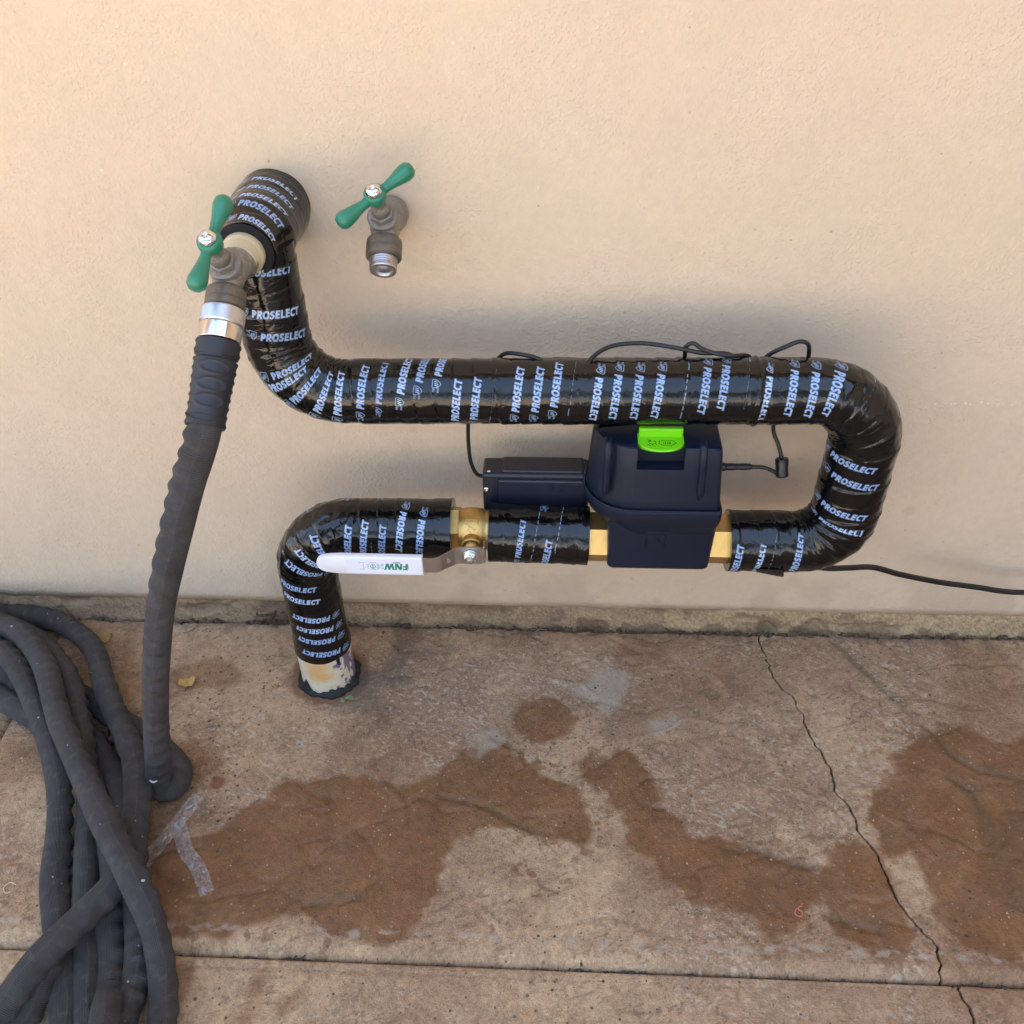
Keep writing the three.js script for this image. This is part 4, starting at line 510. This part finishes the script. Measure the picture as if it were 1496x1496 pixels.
{
  const loops = {
    A: [[-.90, .016, .03], [-.835, .0155, .012], [-.775, .0155, .016], [-.732, .0155, .017], [-.692, .016, .027], [-.654, .018, .047], [-.617, .024, .077], [-.590, .033, .111], [-.561, .0425, .159], [-.534, .0445, .199], [-.509, .042, .232], [-.487, .040, .262], [-.467, .040, .303], [-.452, .0415, .350], [-.443, .044, .388], [-.443, .046, .424], [-.461, .046, .460], [-.487, .044, .502], [-.514, .026, .547], [-.539, .008, .596], [-.56, .0065, .66]],
    B: [[-.88, .04, .03], [-.803, .05, .044], [-.734, .05, .070], [-.703, .051, .084], [-.664, .055, .117], [-.627, .063, .160], [-.597, .0715, .205], [-.573, .073, .242], [-.549, .0725, .273], [-.531, .0715, .296], [-.490, .070, .348], [-.452, .0735, .393], [-.416, .068, .435], [-.393, .047, .466], [-.381, .021, .493], [-.372, .0075, .521], [-.362, .0065, .559], [-.350, .0065, .606], [-.345, .0065, .70]],
    C: [[-.88, .03, .07], [-.786, .042, .085], [-.719, .0435, .108], [-.689, .0445, .130], [-.660, .0445, .161], [-.635, .0445, .193], [-.608, .0445, .228], [-.587, .041, .256], [-.561, .029, .303], [-.542, .018, .357], [-.524, .0155, .412], [-.506, .0145, .449], [-.490, .0075, .482], [-.469, .0065, .522], [-.453, .0065, .563], [-.44, .0065, .66]],
    E: [[-.80, .018, .02], [-.744, .020, .045], [-.699, .024, .068], [-.655, .033, .104], [-.616, .0425, .145], [-.590, .0445, .181], [-.570, .044, .215], [-.553, .041, .246], [-.541, .034, .274], [-.522, .019, .321], [-.505, .0150, .373], [-.492, .0145, .406], [-.479, .0145, .440], [-.463, .009, .478], [-.450, .0065, .515], [-.43, .0065, .570], [-.42, .0065, .66]],
    H: [[-.86, .015, .11], [-.774, .0150, .135], [-.704, .0150, .164], [-.674, .0150, .178], [-.645, .0150, .192], [-.605, .0150, .206], [-.568, .0150, .219], [-.536, .0150, .250], [-.508, .0150, .279], [-.487, .0150, .306], [-.465, .0150, .347], [-.442, .0150, .401], [-.426, .0150, .439], [-.413, .0100, .474], [-.405, .0065, .505], [-.404, .0065, .535], [-.402, .0065, .57], [-.39, .0065, .66]],
    J: [[-.575, .0145, .247], [-.542, .0145, .272], [-.514, .0145, .319], [-.485, .0145, .362], [-.462, .0145, .406], [-.452, .0145, .446], [-.438, .0080, .482], [-.428, .0065, .515], [-.412, .030, .55], [-.40, .032, .60], [-.395, .032, .66]],
    L: [[-.487, .033, .486], [-.490, .022, .511], [-.497, .0085, .537], [-.508, .0065, .569], [-.525, .0065, .62], [-.54, .0065, .68]],
  };
  let k = 0; for (const n of Object.keys(loops)) part('hose_loop', hoseGeo(loops[n], 11 + 7 * k++, .0142), matHose, coil);
  // specks of lint and grit on the fabric
  const r = rng(8); const bits = []; for (const n of ['A', 'B', 'C', 'E', 'H']) { const path = dense(loops[n], .004); for (let i = 0; i < (n === 'B' ? 40 : 24); i++) { const p = path[Math.floor(r() * path.length)]; const a = (r() - .5) * 2.2; const s = .0004 + .0008 * r() * r(); const g = new THREE.IcosahedronGeometry(s, 0); g.scale(1 + r(), .5, 1 + r()); g.rotateY(r() * 6); g.translate(p.x + .0146 * Math.sin(a), p.y + .0144 * Math.cos(a), p.z + .002 * (r() - .5)); bits.push(g); } }
  for (const [x, y, z] of [[-.398, .0665, .452], [-.402, .078, .441], [-.383, .036, .478]]) bits.push(new THREE.IcosahedronGeometry(.0015, 0).scale(1.6, .6, 1).translate(x, y, z));
  const lint = part('lint', merge(bits), std({ color: lin(.40, .38, .35), roughness: .9 }), coil); lint.userData.kind = 'stuff';
}

// ---------------------------------------------------------------- cables
const matCable = std({ color: lin(.010, .010, .010), roughness: .38 });
const cable = (pts, r = .0022, step = .003) => sweep(dense(pts, step), () => r, V(.13, .2, 1).normalize(), 14);
{
  const c1 = thing('sensor_cable', 'thin black cable looped along the top of the long taped pipe', 'cable');
  part('lead', cable([[-.0955, .4040, .083], [-.0965, .385, .068], [-.0985, .350, .062], [-.0965, .318, .062], [-.0900, .3015, .061], [-.0820, .2985, .060]]), matCable, c1, 'lead dropping to the side module');
  part('lead', cable([[-.066, .452, .068], [-.055, .4660, .0760], [-.042, .4706, .0840], [-.018, .4695, .094], [.004, .4600, .117], [.010, .4590, .1195], [.022, .4640, .112], [.034, .4745, .095], [.052, .4800, .084], [.082, .4815, .080], [.118, .4780, .083], [.142, .4750, .087], [.160, .4735, .084], [.172, .4690, .080], [.182, .455, .075]]), matCable, c1, 'long wavy run of cable');
  part('lead', cable([[.1275, .4520, .070], [.1268, .4660, .075], [.1262, .4790, .081], [.1325, .4838, .083], [.1410, .4788, .0845], [.154, .4765, .090], [.172, .4740, .090], [.188, .4695, .082], [.198, .455, .077]]), matCable, c1);
  part('lead', cable([[.2020, .455, .072], [.2120, .4690, .076], [.2250, .4795, .080], [.2370, .4850, .080], [.2455, .4820, .079], [.2490, .4700, .077], [.2500, .452, .073]]), matCable, c1, 'cable loop standing above the pipe');
  const c2 = thing('power_lead', 'black plug lead from the blue meter box up behind the taped pipe', 'cable');
  part('plug', sweep(dense([[.170, .3335, .083], [.185, .3335, .083], [.2005, .3340, .083], [.2115, .3340, .083]], .0008), (s, th, t) => t < .30 ? .0048 : t < .52 ? .0040 : t < .95 ? .0033 + (Math.sin(s * 3000) > 0 ? .0006 : 0) : .0026, V(0, 0, 1), 22), matCable, c2);
  part('lead', cable([[.2105, .3340, .083], [.224, .3335, .0835], [.236, .3285, .0845], [.2435, .3225, .0855]]), matCable, c2);
  part('ferrite', aim(lathe([[0, 0], [.0062, 0], [.0072, .0014], [.0072, .0045], [.0067, .005], [.0067, .0135], [.0072, .014], [.0072, .0195], [.0060, .0212], [0, .0212]], 30), V(.2440, .3235, .0860), V(-.08, .9, -.35)), std({ color: lin(.012, .012, .012), roughness: .3 }), c2, 'small round ferrite bead');
  part('lead', cable([[.2425, .3420, .0795], [.2375, .356, .073], [.2310, .370, .068], [.2295, .385, .068], [.2310, .402, .080], [.232, .410, .086]]), matCable, c2);
  const c3 = thing('power_cable', 'twin black power cord leaving the lower bend towards the right', 'cord');
  const run = dz => cable([[.275, .2170, .107], [.310, .2030, .098], [.340, .1930, .086], [.372, .1860, .076], [.412, .1650, .064], [.470, .1405, .050], [.520, .1270, .043], [.570, .1170, .040], [.65, .1150, .030], [.80, .118, .016], [1.0, .12, .005]].map(([x, y, z]) => [x, y + dz, z + dz * .4]), .0024, .005); part('conductor', run(.0018), matCable, c3); part('conductor', run(-.0024), matCable, c3);
}

// ---------------------------------------------------------------- small things on the paving
{
  function leafGeo(R, seed, curl) { const r = rng(seed); const n = 30; const pos = [0, .0016, 0], idx = []; for (let ring = 1; ring <= 3; ring++) for (let i = 0; i < n; i++) { const a = i / n * 6.2832; const lobe = 1 + (ring === 3 ? .06 * Math.sin(a * 7) + .1 * (h2(i, seed) - .5) : 0); const q = R * ring / 3 * lobe; const x = q * Math.cos(a) * 1.05, z = q * Math.sin(a) * .85; pos.push(x, .0012 + curl * (x * x * 60 + Math.sin(a * 3 + seed) * .0022 * ring / 3) + .0008 * h2(i, ring), z); if (ring === 1) idx.push(0, 1 + (i + 1) % n, 1 + i); else { const o = 1 + (ring - 2) * n, p = 1 + (ring - 1) * n; idx.push(o + i, o + (i + 1) % n, p + i, p + i, o + (i + 1) % n, p + (i + 1) % n); } } const g = new THREE.BufferGeometry(); g.setAttribute('position', new THREE.Float32BufferAttribute(pos, 3)); g.setIndex(idx); const t = g.toNonIndexed(); t.computeVertexNormals(); t.setAttribute('uv', new THREE.Float32BufferAttribute(new Float32Array(t.attributes.position.count * 2), 2)); return t; }
  const stalk = R => sweep(dense([[-R * .9, .0018, 0], [0, .0026, 0], [R * .8, .0022, .001], [R * 1.35, .001, .003]], .001), () => .0005, V(0, 1, 0), 6);
  const mkLeaf = (label, x, z, R, col, seed, turn, curl, lift = 0) => { const t = thing('fallen_leaf', label, 'leaf', [x, lift, z]); t.rotation.y = turn; part('blade', leafGeo(R, seed, curl), std({ color: col, roughness: .75, side: THREE.DoubleSide }), t); part('stalk', stalk(R), std({ color: col, roughness: .8 }), t); };
  mkLeaf('small tan yellow leaf lying flat beside the hanging hose', -.476, .121, .0100, lin(.46, .29, .085), 2, .5, .7, .0012);
  mkLeaf('small tan leaf lying inside the bend of the coiled hose near the wall', -.615, .047, .0098, lin(.36, .22, .075), 5, 1.3, .7, .0012);
  const dead = thing('dried_leaf', 'crumpled dark brown dried leaf caught between the hose loops', 'leaf', [-.546, .003, .222]); const dg = leafGeo(.017, 9, 1); { const p = dg.attributes.position; for (let i = 0; i < p.count; i++) { const x = p.getX(i), z = p.getZ(i); p.setY(i, .002 + .007 * Math.abs(Math.sin(x * 330 + z * 210)) + .004 * fbm(x * 300, z * 300, 2)); } dg.computeVertexNormals(); } dead.rotation.y = .8; part('blade', dg, std({ color: lin(.075, .038, .025), roughness: .6, side: THREE.DoubleSide }), dead);
  // two strips of clear wrapping
  // crumpled film: a coarse, uneven sheet of flat facets with rolled edges
  function stripGeo(pts, wid, seed, crumple) {
    const path = dense(pts, .0042), pos = [], idx = [], NW = 5; const r = rng(seed * 13);
    for (let i = 0; i < path.length; i++) {
      const t = V(0, 0, 0).copy(path[Math.min(path.length - 1, i + 1)]).sub(path[Math.max(0, i - 1)]).setY(0).normalize(), n = V(-t.z, 0, t.x);
      for (let j = 0; j <= NW; j++) { const e = j === 0 || j === NW; const u = j / NW - .5 + (e ? 0 : .07 * (r() - .5)); const p = path[i].clone().addScaledVector(n, u * wid * (1 + .06 * (r() - .5))).addScaledVector(t, .0014 * (r() - .5)); p.y += .0026 + crumple * (e ? .0010 + .0012 * r() : .0034 * r() * r() + .0012 * ((i + j) & 1)); pos.push(p.x, p.y, p.z); }
    }
    for (let i = 0; i < path.length - 1; i++) for (let j = 0; j < NW; j++) { const a = i * (NW + 1) + j, b = a + NW + 1; if (r() < .5) idx.push(a, a + 1, b, a + 1, b + 1, b); else idx.push(a, a + 1, b + 1, a, b + 1, b); }
    const g = new THREE.BufferGeometry(); g.setAttribute('position', new THREE.Float32BufferAttribute(pos, 3)); g.setIndex(idx); const q = g.toNonIndexed(); q.computeVertexNormals(); return q;
  }
  const film = tint => std({ color: tint, roughness: .12, transmission: .88, thickness: 0, ior: 1.6, side: THREE.DoubleSide });
  solo('plastic_strip', stripGeo([[-.4075, .0010, .291], [-.421, .001, .328], [-.432, .001, .356], [-.4460, .001, .390]], .0170, 3, .8), film(lin(.93, .93, .9)), 'clear crinkled plastic strip lying underneath, one end under the hose', 'plastic strip');
  solo('plastic_strip', stripGeo([[-.4205, .0036, .326], [-.411, .0034, .345], [-.398, .0022, .366], [-.381, .0018, .383], [-.3620, .0012, .412]], .0160, 8, 1), film(lin(.9, .92, .96)), 'clear crinkled plastic strip folded white at one end, lying across the other strip', 'plastic strip');
  // bits
  solo('thread', sweep(dense([[.262, .0030, .401], [.256, .0036, .404], [.253, .003, .410], [.258, .0038, .413], [.261, .003, .408], [.257, .0042, .405], [.263, .003, .398]], .001), () => .0006, V(0, 1, 0), 6), std({ color: lin(.55, .17, .12), roughness: .7 }), 'tiny curl of pink thread on the wet slab', 'thread');
  solo('thread', sweep(dense([[-.572, .0020, .408], [-.580, .0025, .406], [-.584, .002, .412], [-.579, .0026, .418], [-.574, .002, .416]], .001), () => .0006, V(0, 1, 0), 6), std({ color: lin(.66, .52, .34), roughness: .8 }), 'pale curled fibre on the slab beside the hose heap', 'thread');
  const spr = thing('plant_sprig', 'small green plant scrap beside the foot of the riser pipe', 'plant scrap', [-.264, .0015, .143]); part('stem', sweep(dense([[-.006, .001, .004], [0, .002, 0], [.007, .0015, -.005]], .001), () => .0006, V(0, 1, 0), 6), std({ color: lin(.17, .22, .09), roughness: .8 }), spr); for (const [x, z, a] of [[.003, -.003, .6], [-.003, .003, 2.2], [.006, -.001, -.4]]) { const l = part('leaf', leafGeo(.0028, 4, .2), std({ color: lin(.2, .26, .12), roughness: .8, side: THREE.DoubleSide }), spr); l.position.set(x, .0015, z); l.rotation.y = a; l.scale.x = 1.6; }
  // grit, wall joint crumbs and litter in the groove
  const r = rng(31); const grit = [], crumbs = [], litter = [];
  for (let i = 0; i < 620; i++) { const x = -.7 + 1.3 * r(), z = .02 + .5 * r(); if (Math.abs(z - .46) < .03) continue; const s = .0004 + .0009 * r() * r(); const g = new THREE.IcosahedronGeometry(s, 0); g.scale(1 + .8 * r(), .7, 1 + .5 * r()); g.rotateY(r() * 6); g.translate(x, (z > .47 ? -.008 : 0) + relief(x, z) + s * .4, z); grit.push(g); }
  const gm = solo('grit', merge(grit), std({ color: lin(.42, .34, .25), roughness: .95 }), 'scattered fine sand grains on the paving', 'grit'); gm.userData.kind = 'stuff';
  for (let i = 0; i < 520; i++) { const x = -.75 + 1.4 * r(); const n = fbm(x * 24, 3, 3); if (n < .45 && r() < .6) continue; const s = .0009 + .0028 * r() * r() * (.5 + n); const g = new THREE.IcosahedronGeometry(s, 0); g.scale(1 + r(), .6 + .4 * r(), .8 + .5 * r()); g.rotateY(r() * 6); g.rotateX(r()); g.translate(x, -.004 + .006 * r(), .004 + .007 * r()); crumbs.push(g); }
  for (let i = 0; i < 60; i++) { const x = -.37 + .05 * (r() + r() - 1); const s = .0012 + .0026 * r() * r(); const g = new THREE.IcosahedronGeometry(s, 0); g.scale(1 + r(), .7, 1); g.rotateY(r() * 6); g.rotateZ(r() * 3); g.translate(x, .002 + .020 * r(), .003 + .008 * r()); crumbs.push(g); }
  const cm = solo('joint_dirt', merge(crumbs), std({ color: lin(.085, .058, .038), roughness: 1 }), 'dark crumbs of dirt in the joint between wall and paving', 'dirt'); cm.userData.kind = 'stuff';
  for (let i = 0; i < 260; i++) { const c = [-.26, -.255, .03, .07, .085, -.31][Math.floor(r() * 6)]; const x = r() < .62 ? c + .03 * (r() - .5) : -.4 + .85 * r(); const s = .0008 + .0026 * r() * r(); const g = r() < .3 ? new THREE.BoxGeometry(s * 6, s * .4, s * .6) : new THREE.IcosahedronGeometry(s, 0); g.rotateY(r() * 6); g.rotateX(r() * .8); g.translate(x, -.015 + .005 * r(), .4715 + .003 * (r() - .5)); litter.push(g); }
  const lm = solo('groove_litter', merge(litter), std({ color: lin(.055, .04, .032), roughness: .9 }), 'dark bits of leaf litter lying in the groove', 'litter'); lm.userData.kind = 'stuff';
  const dry = []; for (const [x, z, a, l] of [[.15, .468, .7, .03], [.165, .466, -.5, .035], [.09, .467, .2, .025], [-.15, .01, .2, .03], [-.02, .012, -.3, .02], [.38, .012, .3, .03]]) dry.push(sweep(dense([[x - l / 2 * Math.cos(a), -.004, z - l / 2 * Math.sin(a) * .5], [x, .004, z], [x + l / 2 * Math.cos(a), .001, z + l / 2 * Math.sin(a) * .5]], .002), () => .0003, V(0, 1, 0), 5)); const ds = solo('dry_stalks', merge(dry), std({ color: lin(.34, .26, .16), roughness: .9 }), 'pale dry grass stalks along the joints', 'grass'); ds.userData.kind = 'stuff';
}

scene.traverse(o => { if (o.isMesh ) { o.castShadow = true; o.receiveShadow = true; } });
renderer.render(scene, camera);
